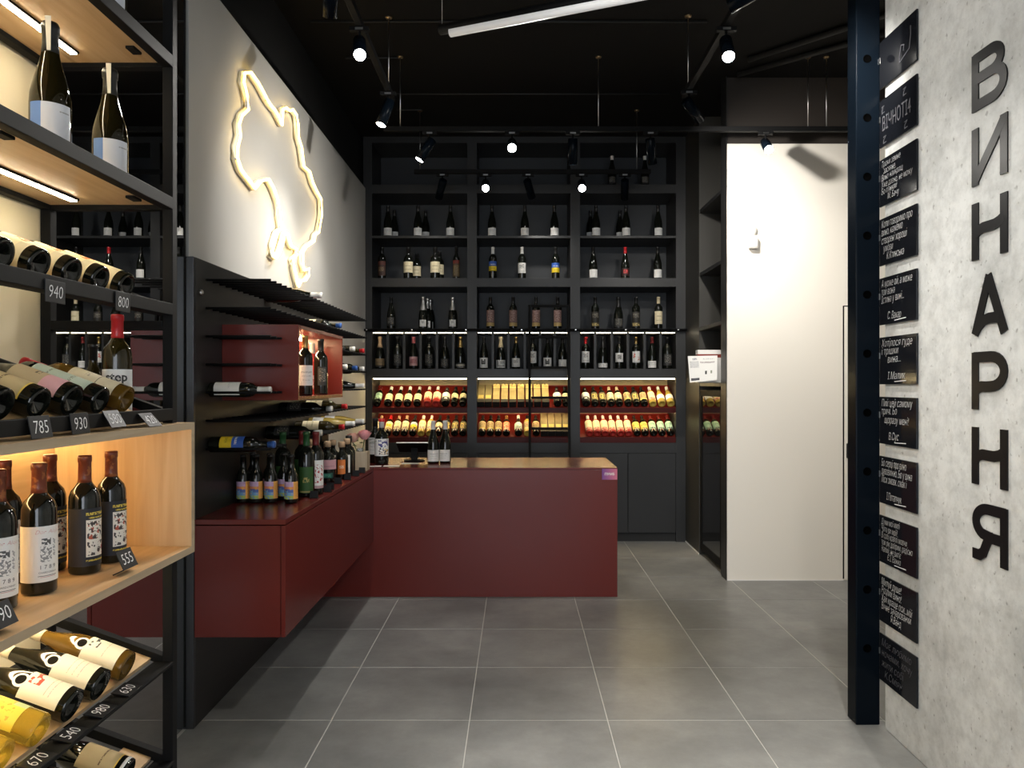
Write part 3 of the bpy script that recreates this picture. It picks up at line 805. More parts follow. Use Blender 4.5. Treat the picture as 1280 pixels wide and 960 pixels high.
lb('black_yellow', (.03, .03, .03), (.1, .9, .1, .9, (.62, .50, .06), 10, .55))
lb('step', (.80, .80, .78))
lb('teal_art', (.62, .66, .50), (.1, .9, .1, .9, (.12, .38, .30), 7, .5))
lb('neck_tan', (.42, .33, .22))

PROF = {   # shape: (profile, capsule start height, radius of body, total height)
    'bordeaux': ([(0, .018), (.020, .008), (.031, .0), (.036, .003), (.037, .008), (.037, .182), (.0360, .197), (.0315, .211), (.0225, .222), (.0165, .231), (.0148, .243), (.0143, .284), (.0156, .2845), (.0156, .296), (.0146, .3), (0, .3)], .236, .037),
    'burgundy': ([(0, .018), (.022, .008), (.034, .0), (.039, .003), (.040, .008), (.040, .118), (.0385, .140), (.0345, .163), (.0285, .187), (.0225, .208), (.0180, .228), (.0155, .248), (.0145, .284), (.0158, .2845), (.0158, .296), (.0146, .3), (0, .3)], .240, .040),
    'champagne': ([(0, .022), (.024, .010), (.037, .0), (.043, .003), (.0440, .010), (.0440, .115), (.0425, .137), (.0380, .160), (.0310, .187), (.0240, .212), (.0190, .236), (.0165, .258), (.0160, .282), (.0185, .284), (.0190, .300), (.0160, .308), (0, .310)], .205, .044),
    'slim': ([(0, .012), (.018, .006), (.027, .0), (.031, .003), (.032, .008), (.032, .176), (.0300, .195), (.0235, .212), (.0165, .226), (.0145, .240), (.0140, .292), (.0153, .2925), (.0153, .304), (.0143, .308), (0, .308)], .245, .032),
    'stout': ([(0, .014), (.022, .008), (.036, .0), (.041, .003), (.0420, .008), (.0420, .158), (.0405, .176), (.0345, .193), (.0230, .205), (.0175, .215), (.0165, .225), (.0165, .262), (.0180, .263), (.0180, .276), (.0165, .28), (0, .28)], .228, .042),
    'beer': ([(0, .008), (.018, .004), (.026, .0), (.030, .003), (.0308, .008), (.0308, .120), (.0295, .134), (.0240, .150), (.0175, .163), (.0145, .176), (.0130, .222), (.0138, .2225), (.0138, .231), (0, .233)], .222, .0308),
    'gin': ([(0, .008), (.026, .004), (.042, .0), (.047, .004), (.0480, .010), (.0480, .120), (.0465, .137), (.0400, .154), (.0280, .166), (.0185, .173), (.0160, .180), (.0160, .200), (.0180, .2005), (.0180, .207), (0, .207)], .2035, .048),
    'flask': ([(0, .008), (.020, .004), (.033, .0), (.037, .004), (.0380, .010), (.0380, .118), (.0365, .133), (.0300, .147), (.0200, .156), (.0145, .163), (.0135, .180), (.0160, .1805), (.0160, .187), (0, .187)], .183, .038),
}
MESH = {}


def shape_mesh(shape, seg):
    key = ('glass', shape, seg)
    if key not in MESH:
        MESH[key] = MB().lathe(PROF[shape][0], seg).mesh('glass_' + shape)
    return MESH[key]


def cap_mesh(shape, seg, z0=None):
    key = ('cap', shape, seg, z0)
    if key not in MESH:
        prof, zs, R = PROF[shape]
        z0 = z0 or zs
        if shape in ('gin', 'flask'):
            t = prof[-1][1]
            P = [(0, t), (.014, t), (.0195, t + .001), (.0195, t + .030), (.017, t + .033), (0, t + .033)]
        elif shape == 'beer':
            t = prof[-1][1]
            P = [(.0142, t - .012), (.0162, t - .011), (.0162, t - .004), (.0130, t + .001), (0, t + .0015)]
        else:
            P = []
            for (r0, a), (r1, b) in zip(prof, prof[1:]):
                if a <= z0 < b: P.append((r0 + (r1 - r0) * (z0 - a) / (b - a) + .0002, z0))
            P += [(r + .0008, z + (.0008 if z > .29 else 0)) for r, z in prof if z > z0 + 1e-4 and r > 0]
            P = [(max(P[0][0] - .0006, 0), P[0][1])] + P + [(0, prof[-1][1] + .001)]
        MESH[key] = MB().lathe(P, seg).mesh('capsule')
    return MESH[key]


def lab_mesh(R, z0, z1, a0, a1, seg):
    key = ('label', R, z0, z1, a0, a1, seg)
    if key not in MESH:
        MESH[key] = MB().patch(R + .0007, z0, z1, math.radians(a0), math.radians(a1), seg).mesh('label')
    return MESH[key]


# kind: shape, glass, capsule, [(z0, z1, half angle or (a0,a1), print)], description
KIND = {
    'white_sq': ('burgundy', DARK, C_BLACK, [(.016, .086, 66, 'white')], 'black bottle with square white label'),
    'white_sq2': ('burgundy', DARK, C_BLACK, [(.012, .088, 66, 'white_plain')], 'black bottle with plain white label'),
    'brown_lab': ('bordeaux', DARK, C_BLACK, [(.03, .165, 75, 'brown')], 'dark bottle with brown label'),
    'cream_lab': ('stout', DARK, C_BLACK, [(.055, .150, 75, 'cream')], 'dark bottle with cream label'),
    'gold_slim': ('slim', DARK, C_BLACK, [(.02, .175, 80, 'gold_brown')], 'slim bottle with gold-brown label'),
    'flag_w': ('bordeaux', DARK, C_WHITE, [(.075, .165, 80, 'flag')], 'white-capped bottle with blue-yellow label'),
    'flag_k': ('bordeaux', DARK, C_BLACK, [(.060, .150, 80, 'flag')], 'black-capped bottle with blue-yellow label'),
    'mark_w': ('bordeaux', DARK, C_WHITE, [(.055, .150, 75, 'white_mark')], 'white-capped bottle with white label'),
    'red_cap_emb': ('burgundy', DARK, C_RED, [(.03, .10, 60, 'red_emblem')], 'red-capped bottle with red emblem'),
    'plain_burg': ('burgundy', DARK, C_BLACK, [(.03, .11, 60, 'dark_print')], 'black bottle with dark printed label'),
    'silver_round': ('champagne', DARK, C_SILVER, [(.022, .085, 42, 'white_mark')], 'silver-foiled sparkling bottle with round label'),
    'pattern': ('bordeaux', DARK, C_BLACK, [(.025, .175, 80, 'pattern_pink')], 'dark bottle with pink patterned label'),
    'dark_gold': ('bordeaux', DARK, C_BLACK, [(.02, .16, 75, 'dark_gold')], 'dark bottle with gold-printed label'),
    'wide_dark': ('champagne', DARK, C_BLACK, [(.015, .10, 65, 'dark_print')], 'wide black bottle with dark label'),
    'cream_cap': ('bordeaux', DARK, C_CREAM, [(.045, .165, 75, 'cream')], 'cream-capped bottle with cream label'),
    'wood_lab': ('champagne', DARK, C_CORK, [(.02, .10, 75, 'wood')], 'wide bottle with wood-brown label'),
    'pink_neck': ('burgundy', DARK, C_PINK, [(.03, .115, 70, 'pink')], 'pink-capped bottle with pink label'),
    'plain_bord': ('stout', DARK, C_BLACK, [(.03, .13, 60, 'dark_print')], 'stout black bottle with dark label'),
    'ring': ('champagne', DARK, C_GOLD, [(.012, .06, 75, 'ring_gold')], 'sparkling bottle with gold ring label'),
    'w_lab': ('burgundy', DARK, C_BLACK, [(.012, .105, 70, 'w_mark')], 'bottle with boldly marked white label'),
    'u_lab': ('champagne', DARK, C_CREAM, [(.010, .085, 75, 'u_mark')], 'cream-capped wide bottle with white label'),
    'gold_w': ('burgundy', DARK, C_GOLD, [(.02, .10, 68, 'white_mark')], 'gold-capped bottle with white label'),
    'tall_w': ('bordeaux', DARK, C_BLACK, [(.055, .165, 70, 'white_mark')], 'black bottle with tall white label'),
    'red_tall_w': ('bordeaux', DARK, C_RED, [(.06, .165, 75, 'white_mark')], 'red-capped bottle with tall white label'),
    'low_w': ('burgundy', DARK, C_DRED, [(.012, .075, 72, 'low_white')], 'dark bottle with low white label'),
    'low_band': ('champagne', DARK, C_BLACK, [(.014, .055, 78, 'low_white')], 'wide dark bottle with low white band'),
    'qr_w': ('bordeaux', DARK, C_BLACK, [(.065, .150, 72, 'qr')], 'dark bottle with grey block on white label'),
    'gold_red': ('bordeaux', DARK, C_GOLD, [(.06, .165, 75, 'white_red')], 'gold-capped bottle with red-flecked label'),
    'r_green': ('bordeaux', DARK, C_DRED, [(.05, .165, 80, 'green')], 'dark bottle with pale green label'),
    'r_cream': ('burgundy', DARK, C_WHITE, [(.035, .135, 80, 'cream')], 'white-capped dark bottle with cream label'),
    'r_rose': ('burgundy', ROSE, C_WHITE, [(.055, .170, 80, 'rose_label')], 'rose wine bottle with cream label'),
    'r_wb': ('stout', DARK, C_BLACK, [(.02, .155, 80, 'white_black')], 'bottle with white over black label'),
    'r_dcream': ('bordeaux', DARK, C_BLACK, [(.07, .150, 75, 'cream_drip')], 'black-capped bottle with cream label'),
    'r_grey': ('bordeaux', DARK, C_BLACK, [(.04, .170, 80, 'dark_yellow')], 'dark bottle with gold-grey label'),
    'r_tall': ('bordeaux', DARK, C_CREAM, [(.05, .165, 80, 'cream_drip')], 'cream-capped bottle with dripping cream label'),
    'r_tan': ('bordeaux', DARK, C_BLACK, [(.045, .170, 80, 'tan')], 'dark bottle with tan label'),
    'r_gold': ('burgundy', WHITEWINE, C_WHITE, [(.055, .125, 80, 'white')], 'golden wine bottle with white label'),
    'r_oran': ('bordeaux', WHITEWINE, C_WHITE, [(.045, .180, 80, 'rose_label')], 'amber wine bottle with cream label'),
    'l_redsun': ('bordeaux', DARK, C_RED, [(.035, .165, 80, 'yellow_sun')], 'red-capped bottle with yellow sun label'),
    'l_cream': ('bordeaux', DARK, C_CORK, [(.045, .175, 80, 'cream_drip')], 'cork-topped bottle with dripping cream label'),
    'l_blue': ('bordeaux', DARK, C_BLACK, [(.035, .155, 80, 'blue_yellow')], 'bottle with blue and yellow sun label'),
    'l_gold': ('bordeaux', WHITEWINE, C_WHITE, [(.045, .180, 80, 'cream_drip')], 'golden wine bottle with dripping cream label'),
    'l_orange': ('bordeaux', DARK, C_GOLD, [(.03, .165, 80, 'orange_red')], 'dark bottle with orange-red label'),
    'l_mint': ('burgundy', DARK, C_WHITE, [(.045, .145, 80, 'mint')], 'white-capped bottle with mint label'),
    'l_amber': ('bordeaux', WHITEWINE, C_BLACK, [(.045, .165, 80, 'tan')], 'amber bottle with tan label'),
    'l_rose': ('bordeaux', ROSE, C_WHITE, [(.032, .188, 80, 'rose_label')], 'rose bottle with white cap and cream label'),
    'l_yellow': ('bordeaux', DARK, C_BLACK, [(.045, .160, 80, 'yellow')], 'dark bottle with yellow label'),
    'l_green': ('bordeaux', DARK, C_DRED, [(.045, .170, 80, 'green')], 'dark-red-capped bottle with green label'),
    'peg_white': ('bordeaux', DARK, C_WHITE, [(.03, .155, 85, 'white_plain')], 'dark bottle with white label and white cap'),
    'peg_flag': ('bordeaux', DARK, C_BLUE, [(.055, .165, 60, 'flag')], 'blue-capped bottle with yellow and blue label'),
    'peg_black_w': ('bordeaux', DARK, C_WHITE, [(.05, .13, 60, 'dark_print')], 'white-capped black bottle'),
    'peg_red': ('bordeaux', OLIVE, C_RED, [(.05, .15, 75, 'cream')], 'red-capped olive bottle with cream label'),
    'peg_gold': ('burgundy', WHITEWINE, C_WHITE, [(.03, .10, 60, 'white_plain')], 'white-capped golden wine bottle'),
    'peg_blue': ('bordeaux', DARK, C_BLUE, [(.04, .15, 60, 'cream')], 'blue-capped bottle'),
    'peg_burg': ('burgundy', DARK, C_WHITE, [(.03, .10, 60, 'dark_print')], 'sloping-shouldered black bottle with white cap'),
    'beer': ('beer', DARK, C_BLACK, [(.022, .105, 88, 'sunset')], 'small brown bottle with sunset picture label'),
    'wine_green': ('bordeaux', DARK, C_GREEN, [(.02, .140, 56, 'green_plain')], 'green-capped bottle with dark green label'),
    'wine_greenred': ('bordeaux', DARK, C_DRED, [(.02, .165, 75, 'green_plain')], 'dark-red-capped bottle with green label'),
    'wine_redprint': ('bordeaux', DARK, C_DRED, [(.03, .165, 75, 'white_redprint')], 'dark-red-capped bottle with red print label'),
    'wine_tallw': ('slim', DARK, C_WHITE, [(.05, .12, 60, 'dark_print')], 'tall slim bottle with white capsule'),
    'gin_pink': ('gin', DARK, C_CORK, [(.080, .135, 86, 'gin_pink'), (.03, .06, 40, 'gin_teal')], 'round cork-topped bottle with pink label'),
    'gin_white': ('flask', DARK, C_CORK, [(.02, .125, 30, 'gin_white')], 'cork-topped bottle with narrow white label'),
    'gin_orange': ('flask', DARK, C_CORK, [(.03, .115, 35, 'gin_orange')], 'cork-topped bottle with orange label'),
    'gin_black': ('flask', DARK, C_BLACK, [(.03, .10, 40, 'dark_print')], 'black stoppered flask bottle'),
    'floral': ('stout', DARK, C_WHITE, [(.055, .160, 88, 'floral')], 'dark bottle with floral white label and red tip'),
    'grey_lab': ('stout', DARK, C_BLACK, [(.055, .160, 88, 'white')], 'dark bottle with grey-white label'),
    'pinot': ('burgundy', DARK, C_WHITE, [(.016, .096, 80, 'white')], 'white-capsuled bottle with white label'),
    'script': ('bordeaux', DARK, C_COPPER, [(.030, .158, 95, 'script')], 'bottle with large white script label'),
    'roots': ('bordeaux', DARK, C_COPPER, [(.022, .168, 100, 'roots')], 'bottle with black vegetable-picture label'),
    'prosecco': ('champagne', OLIVED, C_BLACK, [(.010, .110, 62, 'prosecco')], 'olive sparkling bottle with white and blue label'),
    't3': ('bordeaux', DARK, C_BLACK, [(.026, .185, 110, 'peach')], 'dark bottle with glowing cream and orange label'),
    't4a': ('bordeaux', DARK, C_BLACK, [(.030, .170, 80, 'tan_script')], 'dark bottle with tan label and gold rim'),
    't4b': ('burgundy', DARK, C_BLACK, [(.026, .150, 80, 'tan_pink')], 'dark bottle with tan and pink label'),
    't4c': ('bordeaux', DARK, C_BLACK, [(.035, .180, 70, 'mint_pale')], 'dark bottle with long pale mint label'),
    't4d': ('bordeaux', OLIVE2, C_RED, [(.030, .160, 75, 'cream_line')], 'amber-brown bottle with cream label and line'),
    't5a': ('burgundy', OLIVE2, C_CREAM, [(.022, .118, 78, 'cherub_black')], 'olive bottle with cream label and black figure'),
    't5b': ('burgundy', DARK, C_CREAM, [(.022, .118, 78, 'cherub')], 'dark bottle with plain cream label'),
    't5c': ('burgundy', DARK, C_CREAM, [(.022, .118, 78, 'cherub_red')], 'dark bottle with cream label and red figure'),
    't5d': ('bordeaux', YELLOW, C_CREAM, [(.045, .165, 78, 'mustard')], 'yellow wine bottle with mustard label'),
    't6': ('burgundy', DARK, C_BLACK, [(.03, .13, 78, 'tan_script')], 'dark bottle with brown label and white neck ring'),
    'step': ('bordeaux', OLIVE, C_RED, [(.012, .150, 75, 'step')], 'olive bottle with red cap and white lettered label'),
    'teal': ('slim', OLIVE, C_BLACK, [(.03, .13, 75, 'teal_art')], 'olive bottle with teal picture label'),
    'box_tall': ('bordeaux', DARK, C_GOLD, [(.05, .150, 75, 'white')], 'tall dark bottle with grey-white label'),
    'box_rose': ('burgundy', ROSE, C_WHITE, [(.03, .11, 75, 'pink')], 'rose wine bottle with pale cap'),
    'box_dark': ('bordeaux', DARK, C_BLACK, [(.05, .150, 40, 'dark_print')], 'dark bottle with black label'),
}


def bottle(kind, loc, label, group, mtx=None, seg=18, s=1.0, rz=0.0, capz=None, caps=True):
    shape, glass, cap, labs, look = KIND[kind]
    m = Matrix.Translation(loc) @ (mtx or Matrix.Rotation(rz, 4, 'Z'))
    if s != 1.0: m = m @ Matrix.Scale(s, 4)
    t = thing('gin_bottle' if shape in ('gin', 'flask') else 'beer_bottle' if shape == 'beer' else 'wine_bottle', label, 'bottle', group=group, mtx=m)
    place('glass_body', shape_mesh(shape, seg), glass, t)
    if caps: place('stopper' if shape in ('gin', 'flask') else 'capsule', cap_mesh(shape, seg, capz), cap, t)
    R = PROF[shape][2]
    for z0, z1, a, p in labs:
        a0, a1 = (-a, a) if not isinstance(a, tuple) else a
        place('label', lab_mesh(R, z0, z1, a0, a1, max(6, seg // 2)), LB[p], t)
    return t


def frame(d, n):
    """rotation whose Z runs along d and whose -Y (label side) looks along n"""
    d = Vector(d).normalized(); n = Vector(n); n = (n - d * n.dot(d)).normalized()
    y = -n; x = y.cross(d)
    return Matrix((x, y, d)).transposed().to_4x4()


# --- shelves at the back: rows of standing bottles
def where(bay, k, n):
    if bay == 0: return '%s from neon wall' % ordw[k]
    if bay == 2: return '%s from fridge' % ordw[n - 1 - k]
    return 'middle bay, %s from neon side' % ordw[k]


ROWS = [
    ('highest stocked shelf', 295, 6.97, [
        [(485, 'white_sq'), (522.5, 'white_sq'), (563, 'white_sq')],
        [(615, 'white_sq'), (656, 'white_sq'), (693, 'white_sq')],
        [(745, 'white_sq'), (782.5, 'white_sq'), (822.5, 'white_sq')]]),
    ('second stocked shelf', 348, 6.96, [
        [(477.5, 'brown_lab'), (510.5, 'cream_lab'), (544, 'cream_lab'), (570.5, 'gold_slim')],
        [(616, 'flag_w'), (652.5, 'mark_w'), (694.5, 'flag_k')],
        [(741.5, 'white_sq2'), (781.5, 'red_cap_emb'), (822, 'white_sq2')]]),
    ('third stocked shelf', 411, 6.96, [
        [(489, 'plain_burg'), (529, 'silver_round'), (566, 'silver_round')],
        [(613, 'pattern'), (641.5, 'pattern'), (670, 'pattern'), (697, 'pattern')],
        [(744, 'dark_gold'), (773, 'wide_dark'), (795, 'dark_gold'), (823, 'cream_cap')]]),
    ('divided lit shelf', 461.5, 6.98, [
        [(475, 'wood_lab'), (497, 'plain_bord'), (517, 'pink_neck'), (536.5, 'plain_bord'), (556, 'wide_dark'), (575.5, 'ring')],
        [(605, 'w_lab'), (626, 'u_lab'), (645, 'gold_w'), (666, 'tall_w'), (684.5, 'w_lab'), (703, 'white_sq2')],
        [(732, 'red_tall_w'), (753.5, 'low_band'), (774, 'qr_w'), (795, 'gold_red'), (815, 'low_w'), (834, 'plain_bord')]]),
]
for row, py, Y, bays in ROWS:
    z = sz(py) + 0.0005
    for bay, items in enumerate(bays):
        for k, (px, kd) in enumerate(items):
            s = {'stout': 1.07, 'champagne': 0.98}.get(KIND[kd][0], 1.0)
            bottle(kd, (X_(px, Y), Y, z), '%s, %s, %s' % (KIND[kd][4], where(bay, k, len(items)), row), 'bottles on the ' + row, seg=16, s=s, rz=random.uniform(-.12, .12), capz=.178 if kd == 'silver_round' else None)
# second-row bottles that peep out behind the front ones
for kd, px, py, Y, w in (('cream_lab', 521, 348, 7.16, 'behind the second bottle of second stocked shelf'), ('cream_lab', 549.5, 348, 7.06, 'behind the third bottle of second stocked shelf'),
                         ('silver_round', 534.5, 411, 7.10, 'right behind its twin, third stocked shelf'), ('silver_round', 538, 411, 7.22, 'behind two twins, third stocked shelf'),
                         ('white_sq', 493, 295, 7.15, 'behind first bottle, highest stocked shelf'), ('white_sq', 532, 295, 7.16, 'behind second bottle, highest stocked shelf'),
                         ('white_sq', 738, 295, 7.17, 'behind third bottle from fridge, highest stocked shelf'), ('white_sq', 775, 295, 7.17, 'behind second bottle from fridge, highest stocked shelf')):
    bottle(kd, (X_(px, Y), Y, sz(py) + 0.0005), KIND[kd][4] + ', ' + w, 'bottles standing in the second line', seg=16)

for k, px in enumerate((765, 806)):
    bottle('peg_burg', (X_(px, 7.0), 7.0, sz(231) + 0.0005), 'dark bottle on the uppermost shelf, ' + ['middle of fridge-side bay', 'nearer the fridge'][k], 'dark bottles on the uppermost shelf', seg=16, capz=.262)
# --- sloping red shelves
SA = math.atan2(0.205, 0.30)
SD = Vector((0, math.cos(SA), math.sin(SA))); SN = Vector((0, -math.sin(SA), math.cos(SA)))
SM = frame(SD, SN)
RED = [
    ('upper red shelf', 510, [
        [(473, 'r_green'), (486.5, 'r_cream'), (499, 'r_cream'), (510.5, 'r_cream'), (522.5, 'r_cream'), (535, 'r_rose'), (546, 'r_rose'), (557.5, 'r_wb'), (568.5, 'r_dcream'), (579, 'r_dcream')],
        [(696.5, 'r_wb'), (707, 'r_dcream')],
        [(732, 'r_wb'), (743, 'r_grey'), (753, 'r_grey'), (763, 'r_tall'), (773, 'r_tall'), (784, 'r_tan'), (794, 'r_grey'), (804, 'r_tan'), (814.5, 'r_oran'), (825.5, 'r_gold'), (836.5, 'r_gold')]]),
    ('lower red shelf', 547, [
        [(474, 'l_cream'), (486, 'l_redsun'), (496.5, 'l_cream'), (506.5, 'l_cream'), (517, 'l_blue'), (527.5, 'l_gold'), (538, 'l_gold'), (548.5, 'r_dcream'), (558.5, 'r_grey'), (569, 'r_grey'), (579, 'r_grey')],
        [(603, 'r_tan'), (613, 'r_tan'), (623, 'r_tan'), (633, 'l_orange'), (648, 'l_mint'), (659, 'l_amber'), (670, 'r_tan')],
        [(736, 'l_rose'), (745.7, 'l_rose'), (755.4, 'l_rose'), (765, 'l_rose'), (774.8, 'l_rose'), (784.6, 'l_rose'), (795, 'l_yellow'), (805, 'l_yellow'), (815.5, 'l_green'), (826, 'l_green'), (836.5, 'l_green')]]),
]
for row, py, bays in RED:
    z0 = sz(py) - 0.006
    for bay, items in enumerate(bays):
        for k, (px, kd) in enumerate(items):
            R = PROF[KIND[kd][0]][2]; s = 0.90
            p = Vector((0, YS + 0.036, z0 + 0.004)) + SD * 0.006 + SN * (R * s + 0.0015)
            p.x = X_(px, p.y + 0.08)
            wh = where(bay, k, len(items))
            bottle(kd, p, '%s, %s, %s' % (KIND[kd][4], wh, row), 'bottles lying on the ' + row, mtx=SM @ Matrix.Rotation(random.uniform(-.15, .15), 4, 'Z'), seg=16, s=s)
# presentation boxes among them
M_KRAFT = noisy('khaki_gift_carton', (0.19, 0.16, 0.085), (0.25, 0.21, 0.115), 0.45, nscale=12)
M_CARTON = noisy('cream_gift_carton', (0.36, 0.29, 0.14), (0.45, 0.37, 0.19), 0.45, nscale=12)
M_BOW = mat('gold_satin_bow', (0.85, 0.68, 0.30), 0.3)


def gift(px, py, m, bow, label, group, window=False):
    p = Vector((0, YS + 0.036, sz(py) - 0.006 + 0.004)) + SD * 0.006 + SN * 0.0015
    p.x = X_(px, p.y + 0.08)
    t = thing('gift_box', label, 'box', group=group, mtx=Matrix.Translation(p) @ SM)
    MB().box(-.0315, .0315, -.060, 0, .045, .285).build('carton', m, t, 0.002)
    MB().box(-.0325, .0325, -.061, 0.0, 0, .045).build('base_sleeve', M_MATTE, t, 0.002)
    if bow:
        b = MB()
        for sx_ in (-1, 1):
            b.tube([(0, -.064, .262), (sx_ * .012, -.072, .272), (sx_ * .028, -.070, .268), (sx_ * .028, -.068, .254), (sx_ * .010, -.070, .256), (0, -.064, .262)], 0.006, 6)
        b.build('bow', M_BOW, t)
        MB().box(-.0320, .0320, -.0625, -.0600, .228, .272).build('ribbon', M_BOW, t)
    if window:
        MB().box(-.024, .024, -.0615, -.0600, .06, .11).build('paper_label', LB['tan'], t)
    return t


for k, px in enumerate((601.5, 610.7)):
    gift(px, 510, M_KRAFT, False, 'khaki bottle carton on upper red shelf, %s from neon side of middle bay' % ordw[k], 'khaki cartons on the upper red shelf', True)
for k in range(7):
    gift(620.5 + 10.2 * k, 510, M_CARTON, True, 'cream bottle carton with gold bow, %s in the upper red shelf row' % ordw[k], 'gold-bowed cartons on the upper red shelf')
for k, px in enumerate((680, 689, 698, 707)):
    gift(px, 547, M_KRAFT, False, 'khaki bottle carton behind ladder on lower red shelf, %s from neon side' % ordw[k], 'khaki cartons on the lower red shelf', True)

# --- bottles lying on the wall pegs
for kd, Y, row, L, w in (
        ('peg_white', 3.30, 4, 0.90, 'lying on pegs before the red wall box'),
        ('peg_flag', 3.34, 6, 0.96, 'lying on pegs above the small beer bottles'),
        ('peg_burg', 4.08, 0, 1.0, 'lying on topmost pegs below the neon'),
        ('peg_blue', 4.52, 1, 1.0, 'lying on the second peg row'),
        ('peg_black_w', 4.90, 2, 1.0, 'on third peg row beyond the red box'),
        ('peg_red', 5.22, 2, 1.0, 'on third peg row beyond the red box'),
        ('peg_white', 4.66, 3, 1.0, 'on fourth pegs beside the red box'),
        ('peg_blue', 4.92, 3, 1.0, 'on fourth peg row beyond the red box'),
        ('peg_black_w', 5.18, 3, 1.0, 'on fourth peg row, last towards the shelving'),
        ('peg_burg', 5.22, 4, 1.0, 'on fifth peg row beyond the red box'),
        ('peg_black_w', 4.26, 5, 1.0, 'on pegs under the red box'),
        ('peg_red', 4.63, 5, 1.0, 'on sixth peg row under the red box'),
        ('peg_gold', 4.88, 6, 1.0, 'on lowest pegs, nearer the red box'),
        ('peg_gold', 5.16, 6, 1.0, 'on lowest pegs, nearer the shelving'),
        ('peg_black_w', 4.08, 6, 1.0, 'on lowest pegs above the green-label bottles'),
        ('peg_red', 4.60, 6, 1.0, 'on lowest peg row')):
    R = PROF[KIND[kd][0]][2] * L
    # sit in the gap between two pegs
    kpeg = math.floor((Y - 3.27) / 0.075); Yc = 3.27 + (kpeg + 0.5) * 0.075
    R += 0.0007 if KIND[kd][3][0][2] > 68 else 0      # the paper of a wide label lies between glass and peg
    dz = math.sqrt(max(1e-6, (R + 0.0055) ** 2 - 0.0375 ** 2)) + 0.0002
    bottle(kd, (XP + 0.003, Yc, ROWZ[row] + dz), KIND[kd][4] + ' ' + w, 'bottles lying on the wall pegs', mtx=frame((1, 0, 0), (0, -0.75, 0.65)), seg=18, s=L, capz=None if kd in ('peg_white', 'peg_burg', 'peg_gold') else .268)

# --- bottles in the red wall box
zb = BOX_Z0 + T + 0.0005
for kd, px, Y, X, w, s in (('box_tall', 0, 3.72, -1.06, 'nearest the closed end in the red wall box', 1.0), ('box_rose', 0, 4.14, -1.14, 'between two dark ones in the red wall box', 0.95), ('box_dark', 0, 4.02, -1.06, 'near the far end in the red wall box', 1.0)):
    bottle(kd, (X, Y, zb), KIND[kd][4] + ' ' + w, 'bottles in the red wall box', seg=20, s=s, rz=0.5)

# --- bottles on the floating cabinet
zc = CT + 0.0005
for k, (x, y) in enumerate(((-1.325, 3.60), (-1.262, 3.60), (-1.192, 3.605), (-1.090, 3.59))):
    bottle('beer', (x, y, zc), KIND['beer'][4] + ' ' + ['against the black panel', 'second from the black panel', 'third from the black panel', 'outermost of the front row'][k], 'small bottles with sunset labels on the red cabinet', seg=22, rz=0.25 if k == 3 else 0.3)
for k, (x, y) in enumerate(((-1.315, 3.70), (-1.23, 3.70), (-1.155, 3.69))):
    bottle('beer', (x, y, zc), KIND['beer'][4] + ' ' + ['in second row by the black panel', 'in the middle of second row', 'in second row beside green labels'][k], 'small bottles with sunset labels in the second row', seg=18, rz=0.3)
for kd, x, y, s, w in (('wine_green', -1.215, 3.86, 1.08, 'behind the sunset bottles'), ('wine_greenred', -1.140, 3.945, 1.08, 'behind the sunset bottles'), ('wine_green', -1.075, 3.80, 1.10, 'beside the outermost sunset bottle'),
                       ('wine_redprint', -1.052, 3.89, 1.08, 'on the red cabinet'), ('wine_tallw', -1.072, 3.983, 1.06, 'on the red cabinet'), ('plain_bord', -1.19, 4.15, 0.97, 'at the back of red cabinet'),
                       ('gin_white', -1.185, 4.26, 1.0, 'behind the pink label on red cabinet'), ('gin_pink', -1.105, 4.34, 1.0, 'on the red cabinet'), ('gin_orange', -1.15, 4.50, 1.0, 'behind the pink label on red cabinet'), ('gin_orange', -1.065, 4.52, 1.02, 'at the edge of red cabinet'),
                       ('gin_white', -1.165, 4.71, 1.0, 'second from the flower box'), ('gin_white', -1.070, 4.68, 1.05, 'at the edge of red cabinet before flower box'), ('gin_black', -1.085, 4.80, 1.1, 'beside the flower box'), ('gin_black', -1.19, 4.60, 1.0, 'amid the cork-topped bottles'), ('gin_orange', -1.245, 4.45, 1.1, 'close to the black panel'), ('gin_black', -1.25, 4.70, 1.15, 'close to the black panel')):
    bottle(kd, (x, y, zc), KIND[kd][4] + ' ' + w, 'bottles along the red floating cabinet', seg=20, s=s, rz=0.2)
# small tag stands along the cabinet edge
for k, (x, y) in enumerate(((-1.022, 3.745), (-1.008, 3.955), (-1.02, 4.06), (-1.03, 4.28), (-1.015, 4.46), (-1.005, 4.64), (-1.0, 4.80))):
    t = thing('price_tag_stand', 'small black price tag stand on red cabinet edge, %s from the sunset bottles' % ordw[k], 'price tag', (x, y, zc), group='tag stands along the red cabinet')
    MB().prism([(-.02, -.012, 0), (-.02, .012, 0), (-.02, .004, .035), (-.02, 0, .036)], (.04, 0, 0)).build('card', M_SLATE, t, 0.001)
    MB().box(-.022, .022, -.016, .014, 0, .003).build('foot', M_METAL, t)

